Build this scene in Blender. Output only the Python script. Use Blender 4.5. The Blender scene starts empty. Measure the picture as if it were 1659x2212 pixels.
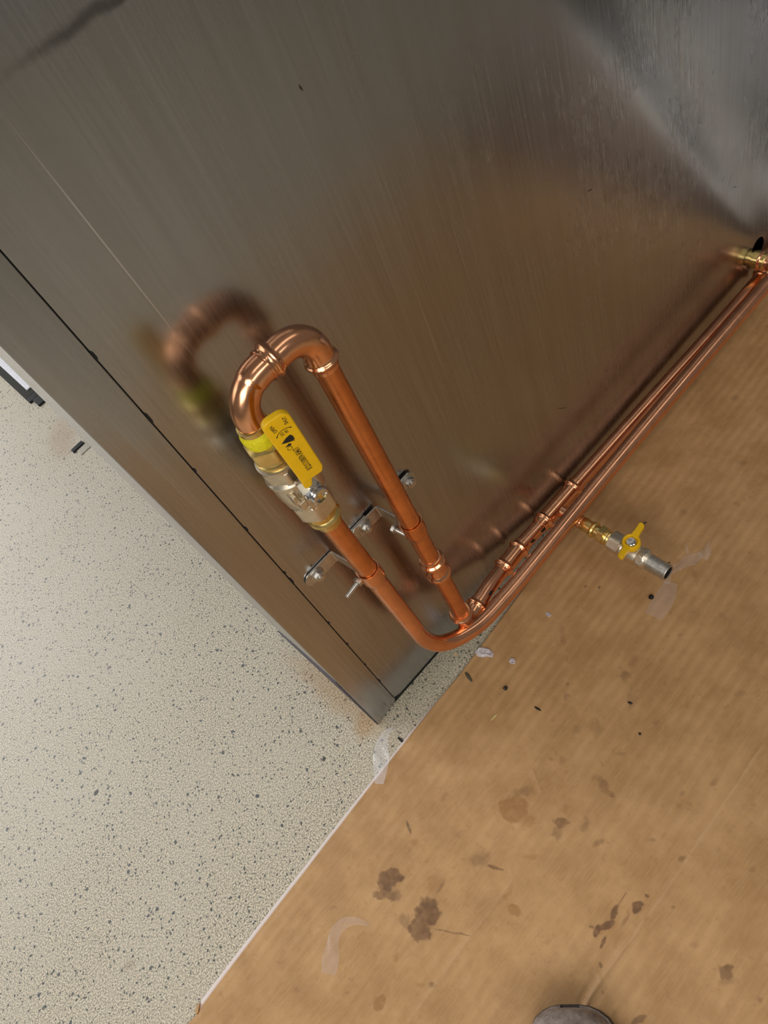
import bpy, bmesh, math, random
import numpy as np
from mathutils import Vector, Matrix, noise

C = bpy.context.scene.collection
sc = bpy.context.scene
PI = math.pi

# ------------------------------------------------------------------ camera
cam_d = bpy.data.cameras.new('camera')
cam = bpy.data.objects.new('camera', cam_d)
C.objects.link(cam)
cam_d.sensor_fit = 'HORIZONTAL'
cam_d.sensor_width = 36.0
cam_d.lens = 36.045
cam_d.clip_start = 0.02
right = Vector((0.67210344, -0.66956439, -0.31616233))
down = Vector((-0.70871297, -0.4580176, -0.53660895))
fwd = Vector((0.21448288, 0.58472507, -0.78236322))
m = Matrix((right, -down, -fwd)).transposed().to_4x4()
m.translation = Vector((-0.0180132, -0.57889946, 1.165))
cam.matrix_world = m
sc.camera = cam

# ------------------------------------------------------------------ world, lights, exposure
sc.view_settings.view_transform = 'Standard'
sc.view_settings.look = 'None'
sc.view_settings.gamma = 1.0
sc.view_settings.use_curve_mapping = False
sc.view_settings.exposure = 0.0

world = bpy.data.worlds.new('world')
sc.world = world
world.use_nodes = True
wb = world.node_tree.nodes['Background']
wb.inputs[0].default_value = (1.0, 0.93, 0.86, 1)
wb.inputs[1].default_value = 0.15


def area(name, loc, target, sx, sy, power, col):
    d = bpy.data.lights.new(name, 'AREA')
    d.shape = 'RECTANGLE'
    d.size, d.size_y = sx, sy
    d.energy = power
    d.color = col
    o = bpy.data.objects.new(name, d)
    C.objects.link(o)
    o.location = loc
    o.rotation_euler = (Vector(target) - Vector(loc)).to_track_quat('-Z', 'Y').to_euler()
    return o


# daylight opening to the left and behind the cabinet, a ceiling light, and an added one
area('window_daylight', (-1.5, 3.0, 1.7), (-0.5, 0.4, 0.0), 2.6, 1.9, 88, (0.96, 0.97, 1.0))
area('window_front_left', (-1.25, -1.1, 1.6), (-0.35, -0.3, 0.0), 1.1, 1.0, 18, (1.0, 0.97, 0.92))
area('unseen_ceiling_light', (1.3, -1.1, 2.7), (1.3, -1.1, 0.0), 2.8, 0.22, 7, (1.0, 0.95, 0.88))
area('unseen_ceiling_light', (0.0, -3.4, 2.7), (0.0, -3.0, 0.0), 2.4, 0.22, 30, (1.0, 0.96, 0.90))  # second overhead lamp, unseen, added to brighten the front floor mirrored in steel
# unseen narrow lamp added on the right, brightening the streak mirrored in the steel
streak_lamp = area('added_streak_lamp', (3.3, -0.9, 1.9), (1.86, -0.54, 0.0), 0.35, 0.5, 3.0, (1.0, 0.97, 0.93))
streak_lamp.data.spread = math.radians(22)

# ------------------------------------------------------------------ helpers


def tag(o, label, cat=None, group=None, kind=None):
    if label:
        o['label'] = label
    if cat:
        o['category'] = cat
    if group:
        o['group'] = group
    if kind:
        o['kind'] = kind
    return o


def thing(name, label, cat, loc, group=None):
    o = bpy.data.objects.new(name, None)
    C.objects.link(o)
    o.empty_display_size = 0.02
    o.location = loc
    return tag(o, label, cat, group)


def origin_of(o):
    p = Vector((0, 0, 0))
    while o is not None:
        p += o.location
        o = o.parent
    return p


class MB:
    """Collects vertices and faces in room coordinates; build() links ONE mesh object."""

    def __init__(s):
        s.v, s.f = [], []

    def add(s, vs, fs):
        k = len(s.v)
        s.v += [Vector(p) for p in vs]
        s.f += [tuple(i + k for i in f) for f in fs]
        return s

    def build(s, name, mat, parent=None, sharp=32, bevel=0, loc=None):
        off = origin_of(parent) if parent else Vector(loc or (0, 0, 0))
        me = bpy.data.meshes.new(name)
        me.from_pydata([p - off for p in s.v], [], s.f)
        bm = bmesh.new()
        bm.from_mesh(me)
        bmesh.ops.recalc_face_normals(bm, faces=bm.faces)
        if bevel:
            es = [e for e in bm.edges if len(e.link_faces) == 2 and e.calc_face_angle(0) > 0.6]
            bmesh.ops.bevel(bm, geom=es, offset=bevel, segments=3, affect='EDGES', profile=0.6)
        bm.to_mesh(me)
        bm.free()
        me.materials.append(mat)
        me.polygons.foreach_set('use_smooth', [True] * len(me.polygons))
        me.set_sharp_from_angle(angle=math.radians(sharp))
        o = bpy.data.objects.new(name, me)
        C.objects.link(o)
        if parent:
            o.parent = parent
        elif loc:
            o.location = loc
        return o


def box(mb, a, b):
    (x0, y0, z0), (x1, y1, z1) = a, b
    mb.add([(x0, y0, z0), (x1, y0, z0), (x1, y1, z0), (x0, y1, z0), (x0, y0, z1), (x1, y0, z1), (x1, y1, z1), (x0, y1, z1)],
           [(3, 2, 1, 0), (4, 5, 6, 7), (0, 1, 5, 4), (1, 2, 6, 5), (2, 3, 7, 6), (3, 0, 4, 7)])
    return mb


def frame_of(axis):
    w = Vector(axis).normalized()
    ref = Vector((0, 0, 1)) if abs(w.z) < 0.9 else Vector((1, 0, 0))
    u = ref.cross(w).normalized()
    return u, w.cross(u), w


def lathe(mb, org, axis, prof, n=48, cap=True, spin=0.0):
    """prof: (s, r) round, or (s, r, ap) clipped to a hexagon of apothem ap."""
    u, v, w = frame_of(axis)
    org = Vector(org)
    vs, fs = [], []
    for q in prof:
        for i in range(n):
            a = 2 * PI * i / n
            r = q[1]
            if len(q) > 2 and q[2]:
                th = (a + PI / 6) % (PI / 3) - PI / 6
                r = min(r, q[2] / math.cos(th))
            a += spin
            vs.append(org + w * q[0] + u * (r * math.cos(a)) + v * (r * math.sin(a)))
    for k in range(len(prof) - 1):
        for i in range(n):
            j = (i + 1) % n
            fs.append((k * n + i, k * n + j, (k + 1) * n + j, (k + 1) * n + i))
    if cap:
        fs.append(tuple(reversed(range(n))))
        fs.append(tuple(range((len(prof) - 1) * n, len(prof) * n)))
    mb.add(vs, fs)
    return mb


def smooth_path(pts, step=0.006):
    """Catmull-Rom through the points, evenly enough spaced for a tube."""
    P = [Vector(p) for p in pts]
    P = [P[0] * 2 - P[1]] + P + [P[-1] * 2 - P[-2]]
    out = []
    for i in range(1, len(P) - 2):
        p0, p1, p2, p3 = P[i - 1:i + 3]
        L = (p2 - p1).length
        n = max(1, int(L / step))
        def kn(a, b):
            return max((b - a).length, 1e-6) ** 0.5
        t0 = 0; t1 = kn(p0, p1); t2 = t1 + kn(p1, p2); t3 = t2 + kn(p2, p3)
        for k in range(n):
            t = t1 + (t2 - t1) * k / n
            A1 = p0 * ((t1 - t) / (t1 - t0)) + p1 * ((t - t0) / (t1 - t0))
            A2 = p1 * ((t2 - t) / (t2 - t1)) + p2 * ((t - t1) / (t2 - t1))
            A3 = p2 * ((t3 - t) / (t3 - t2)) + p3 * ((t - t2) / (t3 - t2))
            B1 = A1 * ((t2 - t) / (t2 - t0)) + A2 * ((t - t0) / (t2 - t0))
            B2 = A2 * ((t3 - t) / (t3 - t1)) + A3 * ((t - t1) / (t3 - t1))
            out.append(B1 * ((t2 - t) / (t2 - t1)) + B2 * ((t - t1) / (t2 - t1)))
    out.append(P[-2])
    return out


def fillet(pts, rad, n=14):
    """Polyline with its inner corners rounded."""
    P = [Vector(p) for p in pts]
    out = [P[0]]
    for i in range(1, len(P) - 1):
        a = (P[i - 1] - P[i]).normalized()
        b = (P[i + 1] - P[i]).normalized()
        ang = a.angle(b)
        r = rad[i - 1] if isinstance(rad, (list, tuple)) else rad
        d = r / math.tan(ang / 2)
        cen = P[i] + (a + b).normalized() * (r / math.sin(ang / 2))
        s, e = P[i] + a * d - cen, P[i] + b * d - cen
        for k in range(n + 1):
            t = k / n
            th = s.angle(e)
            out.append(cen + (s * math.sin((1 - t) * th) + e * math.sin(t * th)) / math.sin(th))
    out.append(P[-1])
    return out


def tube(mb, pts, rad, n=28, cap=True, flat=None):
    """Tube along points; rad a number or a function of the arc length."""
    P = [Vector(p) for p in pts]
    T = []
    for i in range(len(P)):
        T.append((P[min(i + 1, len(P) - 1)] - P[max(i - 1, 0)]).normalized())
    u = frame_of(T[0])[0]
    vs, fs = [], []
    s = 0
    for i, p in enumerate(P):
        if i:
            s += (p - P[i - 1]).length
            ax = T[i - 1].cross(T[i])
            if ax.length > 1e-9:
                u = Matrix.Rotation(T[i - 1].angle(T[i]), 3, ax.normalized()) @ u
        u = (u - T[i] * u.dot(T[i])).normalized()
        v = T[i].cross(u)
        r = rad(s) if callable(rad) else rad
        for k in range(n):
            a = 2 * PI * k / n
            vs.append(p + u * (r * math.cos(a)) + v * (r * math.sin(a)))
    for i in range(len(P) - 1):
        for k in range(n):
            j = (k + 1) % n
            fs.append((i * n + k, i * n + j, (i + 1) * n + j, (i + 1) * n + k))
    if cap:
        fs.append(tuple(reversed(range(n))))
        fs.append(tuple(range((len(P) - 1) * n, len(P) * n)))
    mb.add(vs, fs)
    return mb


def prism(mb, outline, to3, t0, t1):
    """outline (a,b) list extruded from t0 to t1; to3(a,b,t) gives room coordinates."""
    n = len(outline)
    vs = [to3(a, b, t0) for a, b in outline] + [to3(a, b, t1) for a, b in outline]
    fs = [tuple(range(n)), tuple(range(n, 2 * n))] + [(i, (i + 1) % n, n + (i + 1) % n, n + i) for i in range(n)]
    mb.add(vs, fs)
    return mb


def rounded(pts, rads, n=6):
    """2-D polygon with rounded corners."""
    out = []
    N = len(pts)
    for i in range(N):
        p, a, b = Vector(pts[i]), Vector(pts[i - 1]), Vector(pts[(i + 1) % N])
        r = rads[i]
        if r <= 0:
            out.append(tuple(p))
            continue
        da, db = (a - p).normalized(), (b - p).normalized()
        th = da.angle(db)
        d = r / math.tan(th / 2)
        cen = p + (da + db).normalized() * (r / math.sin(th / 2))
        s, e = p + da * d - cen, p + db * d - cen
        w = s.angle(e)
        for k in range(n + 1):
            t = k / n
            q = cen + (s * math.sin((1 - t) * w) + e * math.sin(t * w)) / math.sin(w)
            out.append((q.x, q.y))
    return out


# ------------------------------------------------------------------ materials
class NT:
    def __init__(s, name):
        s.m = bpy.data.materials.new(name)
        s.m.use_nodes = True
        s.t = s.m.node_tree
        s.b = s.t.nodes['Principled BSDF']
        s.tc = s.t.nodes.new('ShaderNodeTexCoord').outputs['Object']

    def n(s, typ, **kw):
        nd = s.t.nodes.new('ShaderNode' + typ)
        for k, val in kw.items():
            setattr(nd, k, val)
        return nd

    def put(s, sock, val):
        if isinstance(val, bpy.types.NodeSocket):
            s.t.links.new(val, sock)
        elif isinstance(val, (tuple, list)) and len(val) == 3 and sock.type == 'RGBA':
            sock.default_value = (*val, 1)
        else:
            sock.default_value = val

    def math(s, op, a, b=0.0, clamp=False):
        nd = s.n('Math', operation=op, use_clamp=clamp)
        s.put(nd.inputs[0], a)
        s.put(nd.inputs[1], b)
        return nd.outputs[0]

    def mix(s, fac, a, b, blend='MIX'):
        nd = s.n('Mix', data_type='RGBA', blend_type=blend)
        s.put(nd.inputs['Factor'], fac)
        s.put(nd.inputs[6], a)
        s.put(nd.inputs[7], b)
        return nd.outputs[2]

    def map(s, scale=(1, 1, 1), loc=(0, 0, 0), rot=(0, 0, 0), vec=None, typ='POINT'):
        nd = s.n('Mapping', vector_type=typ)
        s.put(nd.inputs['Vector'], vec or s.tc)
        nd.inputs['Location'].default_value = loc
        nd.inputs['Rotation'].default_value = rot
        nd.inputs['Scale'].default_value = scale
        return nd.outputs[0]

    def noise(s, scale, vec=None, detail=3, rough=0.5, out=0):
        nd = s.n('TexNoise')
        nd.inputs['Scale'].default_value = scale
        nd.inputs['Detail'].default_value = detail
        nd.inputs['Roughness'].default_value = rough
        s.put(nd.inputs['Vector'], vec or s.tc)
        return nd.outputs[out]

    def ramp(s, v, lo, hi, a=0.0, b=1.0, smooth=True):
        nd = s.n('MapRange', interpolation_type='SMOOTHSTEP' if smooth else 'LINEAR')
        s.put(nd.inputs['Value'], v)
        nd.inputs['From Min'].default_value = lo
        nd.inputs['From Max'].default_value = hi
        nd.inputs['To Min'].default_value = a
        nd.inputs['To Max'].default_value = b
        return nd.outputs[0]

    def blob(s, vec, x, y, rx, ry, ang, edge=0.75, z=0.0, xz=False):
        """1 inside an ellipse, 0 outside, in the object's own plane."""
        if xz:
            mp = s.map((rx, 1.0, ry), (x, 0, y), (0, -ang, 0), vec, 'TEXTURE')
            mul = s.n('VectorMath', operation='MULTIPLY')
            s.put(mul.inputs[0], mp)
            mul.inputs[1].default_value = (1, 0, 1)
        else:
            mp = s.map((rx, ry, 1.0), (x, y, 0), (0, 0, ang), vec, 'TEXTURE')
            mul = s.n('VectorMath', operation='MULTIPLY')
            s.put(mul.inputs[0], mp)
            mul.inputs[1].default_value = (1, 1, 0)
        ln = s.n('VectorMath', operation='LENGTH')
        s.put(ln.inputs[0], mul.outputs[0])
        return s.ramp(ln.outputs['Value'], edge, 1.15, 1.0, 0.0)

    def warp(s, amount, scale, vec=None, detail=3):
        nz = s.noise(scale, vec, detail, 0.6, 1)
        sub = s.n('VectorMath', operation='SUBTRACT')
        s.put(sub.inputs[0], nz)
        sub.inputs[1].default_value = (0.5, 0.5, 0.5)
        mu = s.n('VectorMath', operation='SCALE')
        s.put(mu.inputs[0], sub.outputs[0])
        mu.inputs['Scale'].default_value = amount
        ad = s.n('VectorMath', operation='ADD')
        s.put(ad.inputs[0], vec or s.tc)
        s.put(ad.inputs[1], mu.outputs[0])
        return ad.outputs[0]

    def bump(s, h, strength=0.3, dist=0.001):
        nd = s.n('Bump')
        nd.inputs['Strength'].default_value = strength
        nd.inputs['Distance'].default_value = dist
        s.put(nd.inputs['Height'], h)
        s.t.links.new(nd.outputs[0], s.b.inputs['Normal'])

    def set(s, **kw):
        for k, val in kw.items():
            s.put(s.b.inputs[k.replace('_', ' ')], val)
        return s.m


def metal(name, col, rough, var=0.12, scale=60, bump=0.05, dark=0.75):
    t = NT(name)
    nz = t.noise(scale, None, 4, 0.6)
    c = t.mix(t.ramp(nz, 0.3, 0.75), tuple(k * dark for k in col), col)
    r = t.ramp(t.noise(scale * 0.7, None, 3), 0.25, 0.75, rough - var / 2, rough + var / 2)
    if bump:
        t.bump(nz, bump, 0.0006)
    return t.set(Base_Color=c, Metallic=1.0, Roughness=r)


def plain(name, col, rough=0.5, bump=0.0, scale=120, var=0.85, **kw):
    t = NT(name)
    nz = t.noise(scale, None, 4, 0.6)
    c = t.mix(t.ramp(nz, 0.3, 0.7), tuple(k * var for k in col), col)
    if bump:
        t.bump(nz, bump, 0.001)
    return t.set(Base_Color=c, Roughness=rough, **kw)


M_copper = metal('copper_pipe_skin', (0.83, 0.34, 0.135), 0.30, 0.12, 45, 0.04, 0.8)
M_copper_floor = metal('copper_bright_pipe_skin', (0.90, 0.44, 0.25), 0.24, 0.1, 45, 0.04, 0.85)
M_fitting = metal('copper_press_fitting', (0.93, 0.46, 0.25), 0.21, 0.08, 70, 0.06, 0.85)
M_brass = metal('brass', (0.88, 0.66, 0.25), 0.3, 0.12, 90, 0.12, 0.8)
M_nickel = metal('nickel_plated_brass', (0.80, 0.71, 0.56), 0.38, 0.14, 110, 0.15, 0.85)
M_chrome = metal('bright_steel', (0.72, 0.72, 0.72), 0.13, 0.08, 90, 0.05, 0.8)
M_zinc = metal('zinc_plate', (0.64, 0.62, 0.58), 0.36, 0.15, 120, 0.1, 0.8)
M_yellow = plain('yellow_vinyl', (0.93, 0.545, 0.002), 0.38, 0.06, 90, 0.93)
M_tape = plain('yellow_thread_tape', (0.93, 0.84, 0.01), 0.55, 0.5, 260, 0.8)
M_ink = plain('black_ink', (0.012, 0.01, 0.008), 0.6)
M_black = plain('black_rubber', (0.012, 0.012, 0.013), 0.7, 0.2)
M_dark = plain('dark_cavity', (0.01, 0.009, 0.008), 0.9)
STAINS = [
    (0, 0.95, -0.1494, -0.1761, 0.0181, 0.0147, 2.3542), (0, 0.75, -0.1683, -0.186, 0.0168, 0.009, 2.1717), (0, 0.6, -0.1587, -0.1991, 0.0123, 0.0066, 1.2165), (0, 0.95, -0.1442, -0.2476, 0.0189, 0.0181, 2.8213),
    (0, 0.9, -0.167, -0.2534, 0.0173, 0.0134, 2.3163), (0, 0.55, -0.1743, -0.2306, 0.0142, 0.0096, 1.8549), (0, 0.7, -0.1372, -0.29, 0.027, 0.0012, 2.164), (0, 0.6, -0.1066, -0.2401, 0.0125, 0.0039, -2.9674),
    (1, 0.35, -0.1095, -0.2299, 0.0136, 0.0091, 0.0703), (2, 0.7, -0.0808, -0.1487, 0.0099, 0.0024, 1.0349), (1, 0.5, -0.089, -0.1695, 0.0085, 0.0058, 2.2532), (1, 0.75, 0.0429, -0.2526, 0.0226, 0.0189, 2.3346),
    (0, 0.45, 0.0689, -0.2451, 0.0189, 0.0072, 2.6083), (1, 0.5, 0.0442, -0.2772, 0.0145, 0.0124, 2.3669), (0, 0.5, -0.0419, -0.2579, 0.0159, 0.0133, 2.3247), (0, 0.85, -0.0356, -0.2821, 0.012, 0.0024, 2.0608),
    (1, 0.5, 0.0097, -0.3102, 0.0154, 0.0047, 2.3881), (1, 0.55, -0.214, -0.2525, 0.0074, 0.0045, 0.1966), (1, 0.75, -0.2686, -0.2734, 0.0107, 0.009, 0.2286), (0, 0.6, -0.202, -0.3115, 0.0052, 0.0036, 2.3481),
    (1, 0.4, -0.2131, -0.3, 0.009, 0.0032, 2.3324), (1, 0.7, -0.0577, -0.3357, 0.0078, 0.0069, 0.52), (1, 0.4, -0.0463, -0.3164, 0.013, 0.0056, 0.2896), (0, 0.5, 0.1499, -0.3255, 0.0209, 0.0072, -1.8264),
    (0, 0.65, 0.1464, -0.3429, 0.0057, 0.0049, 2.5127), (0, 0.75, 0.0722, -0.3131, 0.0116, 0.0073, 2.6385), (0, 0.6, 0.0581, -0.3175, 0.0122, 0.0103, 2.4254), (0, 0.55, 0.088, -0.3424, 0.0136, 0.0084, 0.3232),
    (0, 0.55, 0.0847, -0.3694, 0.0107, 0.0053, 2.5603), (1, 0.5, 0.0917, -0.3061, 0.0076, 0.0064, 0.514), (0, 1, -0.0026, -0.4299, 0.0088, 0.0044, 0.3019), (0, 1, 0.0102, -0.4357, 0.0102, 0.0051, 2.7782),
    (0, 1, 0.0281, -0.4334, 0.0115, 0.0033, -3.0076), (0, 0.9, 0.0482, -0.4308, 0.0124, 0.0009, -3.0456), (0, 1, 0.053, -0.4503, 0.0088, 0.0069, 2.5161), (0, 0.9, -0.0087, -0.4433, 0.0084, 0.0021, -2.8968),
    (0, 0.9, 0.0716, -0.4513, 0.0027, 0.0023, 2.8222), (0, 0.8, -0.0048, -0.4221, 0.0035, 0.0015, 2.2082), (0, 0.5, 0.0307, -0.4479, 0.0116, 0.003, 0.1461), (0, 0.8, -0.0317, -0.4556, 0.0036, 0.0022, 0.5638),
    (0, 0.85, 0.0651, -0.5668, 0.0107, 0.0071, 0.0551), (0, 0.4, 0.0556, -0.5709, 0.0115, 0.0056, 2.4113), (0, 0.6, 0.1393, -0.4593, 0.0067, 0.0037, 2.8203), (0, 0.6, 0.0832, -0.4829, 0.0029, 0.0025, 2.8132),
    (0, 0.4, 0.2091, -0.4134, 0.0063, 0.0034, 2.8241), (0, 0.4, 0.1337, -0.4186, 0.0047, 0.0028, 2.3762), (0, 0.3, 0.1909, -0.4183, 0.006, 0.0042, 2.3957), (0, 0.8, -0.0468, -0.5226, 0.0112, 0.0032, 2.7089),
    (0, 0.5, -0.0529, -0.476, 0.0035, 0.0022, 0.5747), (0, 0.55, 0.301, -0.2562, 0.0114, 0.011, 1.4172), (0, 0.3, 0.3265, -0.2529, 0.0147, 0.0075, -3.05), (0, 0.35, 0.2763, -0.2833, 0.0156, 0.0084, 0.515),
    (2, 0.9, 0.2713, -0.2861, 0.0026, 0.0018, 1.6161), (0, 0.6, 0.2386, -0.1975, 0.0044, 0.0028, 0.3446), (0, 0.4, 0.2201, -0.2073, 0.0073, 0.0048, 0.6534), (0, 0.3, 0.2989, -0.1403, 0.0255, 0.0052, -2.23),
    (0, 0.4, 0.27, -0.1725, 0.006, 0.0036, 0.3709), (0, 0.45, 0.591, -0.1634, 0.0079, 0.0064, 2.1367), (0, 0.35, 0.6478, -0.2248, 0.0081, 0.0056, 0.5477), (0, 0.3, 0.5031, -0.2415, 0.0099, 0.0068, 0.5484),
    (0, 0.35, 0.8388, -0.1045, 0.009, 0.0063, 2.0206), (0, 0.35, 0.7241, -0.189, 0.0063, 0.0058, 2.0714), (0, 0.3, 0.4654, -0.3124, 0.0062, 0.0057, 0.1988), (0, 0.35, 0.4048, -0.2817, 0.0066, 0.0045, 2.2527),
    (0, 0.3, 0.1908, -0.2495, 0.0097, 0.0081, 0.5626), (0, 0.3, 0.2125, -0.2708, 0.0138, 0.0092, 0.5912), (0, 0.35, 0.132, -0.2481, 0.0047, 0.004, 0.5719), (0, 0.3, 0.143, -0.2633, 0.0081, 0.0066, 0.5817),
    (2, 0.8, 0.4009, -0.1365, 0.0025, 0.0022, 0.7102), (0, 0.7, 0.3882, -0.1185, 0.0029, 0.0026, 2.1739), (0, 0.4, 0.2013, -0.3191, 0.0102, 0.0039, 2.2782), (0, 0.4, 0.2468, -0.4351, 0.0089, 0.0045, 2.8274),
    (0, 0.3, 0.3749, -0.3973, 0.0097, 0.006, 2.3135), (0, 0.3, 0.271, -0.3324, 0.0076, 0.0047, 2.3023), (0, 0.35, 0.1834, -0.5289, 0.0056, 0.0037, 2.4644), (0, 0.3, 0.0655, -0.5245, 0.0076, 0.004, 2.4063),
    (0, 0.4, 0.0661, -0.6085, 0.005, 0.0037, 0.1142), (0, 0.3, -0.0119, -0.1607, 0.0096, 0.0056, 2.9093), (0, 0.3, -0.0367, -0.2116, 0.0094, 0.0046, 2.9148), (0, 0.3, -0.235, -0.1394, 0.0072, 0.0036, 2.2847),
    (0, 0.3, -0.3415, -0.1292, 0.0067, 0.0034, 2.2895), (0, 0.3, -0.3435, -0.1755, 0.0064, 0.0044, 2.2392), (0, 0.35, -0.2923, -0.2318, 0.0047, 0.0022, 2.3284),
]
CREASES = [
    (0.1939, -0.4615, 0.1414, 0.0014, -3.102),
    (0.0051, -0.466, 0.0467, 0.0015, 3.12),
    (-0.0628, -0.4673, 0.0211, 0.0015, -3.0337),
    (0.15, -0.234, 0.0523, 0.0021, -3.0957),
    (-0.107, -0.3119, 0.0824, 0.0014, -3.1077),
    (-0.2235, -0.316, 0.0335, 0.0014, -3.1031),
    (0.0946, -0.2511, 0.0179, 0.002, -2.1249),
]

# floor: cream seamless resin with scattered dark chips, worn rust near the cabinet foot
t = NT('speckled_resin')
fine = t.noise(420, None, 4, 0.7)
base = t.mix(t.ramp(fine, 0.39, 0.61), (0.24, 0.21, 0.15), (0.86, 0.765, 0.585))
soft = t.noise(5, None, 3)
base = t.mix(t.ramp(soft, 0.35, 0.7, 0.0, 0.25), base, (0.62, 0.57, 0.46))
chips = None
for sc_, thr, keep, loc in ((78, 0.27, 0.76, (0, 0, 0)), (150, 0.34, 0.56, (3.1, 1.7, 0)), (105, 0.30, 0.60, (7.7, 4.2, 0)), (190, 0.36, 0.6, (2.2, 6.2, 0))):
    mp = t.map((1, 1, 1), loc, (0, 0, 0.4), t.warp(0.006, 160))
    vo = t.n('TexVoronoi', feature='F1')
    vo.inputs['Scale'].default_value = sc_
    t.put(vo.inputs['Vector'], mp)
    sep = t.n('SeparateColor')
    t.put(sep.inputs[0], vo.outputs['Color'])
    size = t.math('MULTIPLY', t.ramp(sep.outputs[0], keep, 1.0, 0.0, 1.0, False), thr)
    dot = t.ramp(t.math('SUBTRACT', size, vo.outputs['Distance']), -0.02, 0.06)
    on = t.math('GREATER_THAN', sep.outputs[0], keep)
    dot = t.math('MULTIPLY', dot, on)
    tint = t.mix(sep.outputs[1], (0.020, 0.045, 0.062), (0.07, 0.075, 0.07))
    base = t.mix(t.math('MULTIPLY', dot, 0.9), base, tint)
# small white flecks
vo = t.n('TexVoronoi', feature='F1')
vo.inputs['Scale'].default_value = 38
t.put(vo.inputs['Vector'], t.map((1, 1, 1), (1.3, 9.1, 0)))
base = t.mix(t.ramp(vo.outputs['Distance'], 0.03, 0.05, 0.8, 0.0), base, (0.9, 0.89, 0.82))
wv = t.warp(0.04, 30)
for x, y, rx, ry, a, st, col in (
        (-0.012, 0.10, 0.16, 0.03, 1.62, 0.45, (0.46, 0.27, 0.10)), (-0.015, 0.02, 0.035, 0.02, 0.5, 0.4, (0.45, 0.25, 0.08)),
        (-0.0184, 1.19, 0.10, 0.05, 1.2, 0.5, (0.42, 0.27, 0.16)), (-0.52, 0.045, 0.014, 0.009, 0.5, 0.35, (0.25, 0.17, 0.10)),
        (0.15, -0.02, 0.16, 0.035, 0.0, 0.25, (0.30, 0.30, 0.18)), (0.165, -0.022, 0.006, 0.004, 0, 0.8, (0.75, 0.50, 0.25))):  # broad greenish blob is the panel's shade painted onto the floor strip
    base = t.mix(t.math('MULTIPLY', t.blob(wv, x, y, rx, ry, a, 0.2), st), base, col)
for x, y, rx, ry, a in ((-0.4185, 0.3264, 0.006, 0.0045, 0.3), (-0.1004, 0.0344, 0.004, 0.003, 0)):
    base = t.mix(t.math('MULTIPLY', t.blob(t.warp(0.004, 200), x, y, rx, ry, a), 0.92), base, (0.03, 0.03, 0.025))
t.bump(fine, 0.55, 0.0012)
M_floor = t.set(Base_Color=base, Roughness=t.ramp(fine, 0.3, 0.7, 0.26, 0.42))

mb = MB()
mb.add([(-6, -5, 0), (7, -5, 0), (7, 7, 0), (-6, 7, 0)], [(0, 1, 2, 3)])
fl = mb.build('floor', M_floor)
tag(fl, 'cream seamless floor speckled with dark blue-grey chips', 'floor', kind='structure')

# ------------------------------------------------------------------ stainless cabinet
t = NT('brushed_stainless')
str1 = t.noise(1.0, t.map((260, 260, 5)), 5, 0.6)
str2 = t.noise(1.0, t.map((38, 38, 2.5)), 4, 0.6)
cloud = t.noise(5.5, None, 4, 0.6)
col = t.mix(t.ramp(str1, 0.3, 0.7), (0.395, 0.395, 0.40), (0.45, 0.45, 0.455))
col = t.mix(t.ramp(str2, 0.35, 0.75, 0, 0.35), col, (0.35, 0.325, 0.30))
w1 = t.warp(0.02, 22)
w2 = t.warp(0.006, 45)
# scuffed dark smear near the top, small nicks
for x, z, rx, rz, a, st, ed, wv in ((0.19, 1.003, 0.075, 0.006, -0.02, 0.55, 0.1, w1), (0.235, 1.0, 0.04, 0.004, 0.0, 0.45, 0.2, w1), (0.25, 1.03, 0.035, 0.006, 0.05, 0.35, 0.1, w1),
                                (0.321, 0.8772, 0.0012, 0.004, 0.2, 0.8, 0.5, w2), (0.6527, 0.5422, 0.006, 0.0012, -0.4, 0.85, 0.5, w2),
                                (0.6389, 0.2213, 0.006, 0.001, -0.5, 0.8, 0.5, w2), (0.53, 0.243, 0.014, 0.0009, -0.75, 0.8, 0.5, w2),
                                (0.98, 0.325, 0.012, 0.001, 0.9, 0.7, 0.5, w2), (0.995, 0.30, 0.008, 0.001, -0.6, 0.7, 0.5, w2), (0.96, 0.34, 0.006, 0.001, 0.2, 0.7, 0.5, w2),
                                (0.10, 1.05, 0.004, 0.004, 0.4, 0.5, 0.4, w2)):
    col = t.mix(t.math('MULTIPLY', t.blob(wv, x, z, rx, rz, a, ed, xz=True), st), col, (0.04, 0.03, 0.025))
# pale vertical reflection painted into the colour, and fine brushed hairlines
refl_hairlines = t.blob(t.tc, 0.1098, 0.869, 0.0009, 0.126, 0.03, 0.3, xz=True)
for x, z, rz, a in ((0.076, 0.60, 0.10, 0.02), (0.083, 0.555, 0.07, 0.03), (0.355, 0.55, 0.09, -0.02), (0.52, 0.40, 0.06, 0.02), (0.43, 0.62, 0.08, 0.01)):
    refl_hairlines = t.math('MAXIMUM', refl_hairlines, t.math('MULTIPLY', t.blob(t.tc, x, z, 0.0008, rz, a, 0.2, xz=True), 0.35))
col = t.mix(t.math('MULTIPLY', refl_hairlines, 0.55), col, (0.92, 0.90, 0.88))
rgh = t.math('ADD', t.ramp(cloud, 0.3, 0.7, 0.215, 0.285), t.ramp(str1, 0.3, 0.7, -0.02, 0.03))
rgh = t.math('ADD', rgh, t.math('MULTIPLY', refl_hairlines, 0.25))
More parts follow.
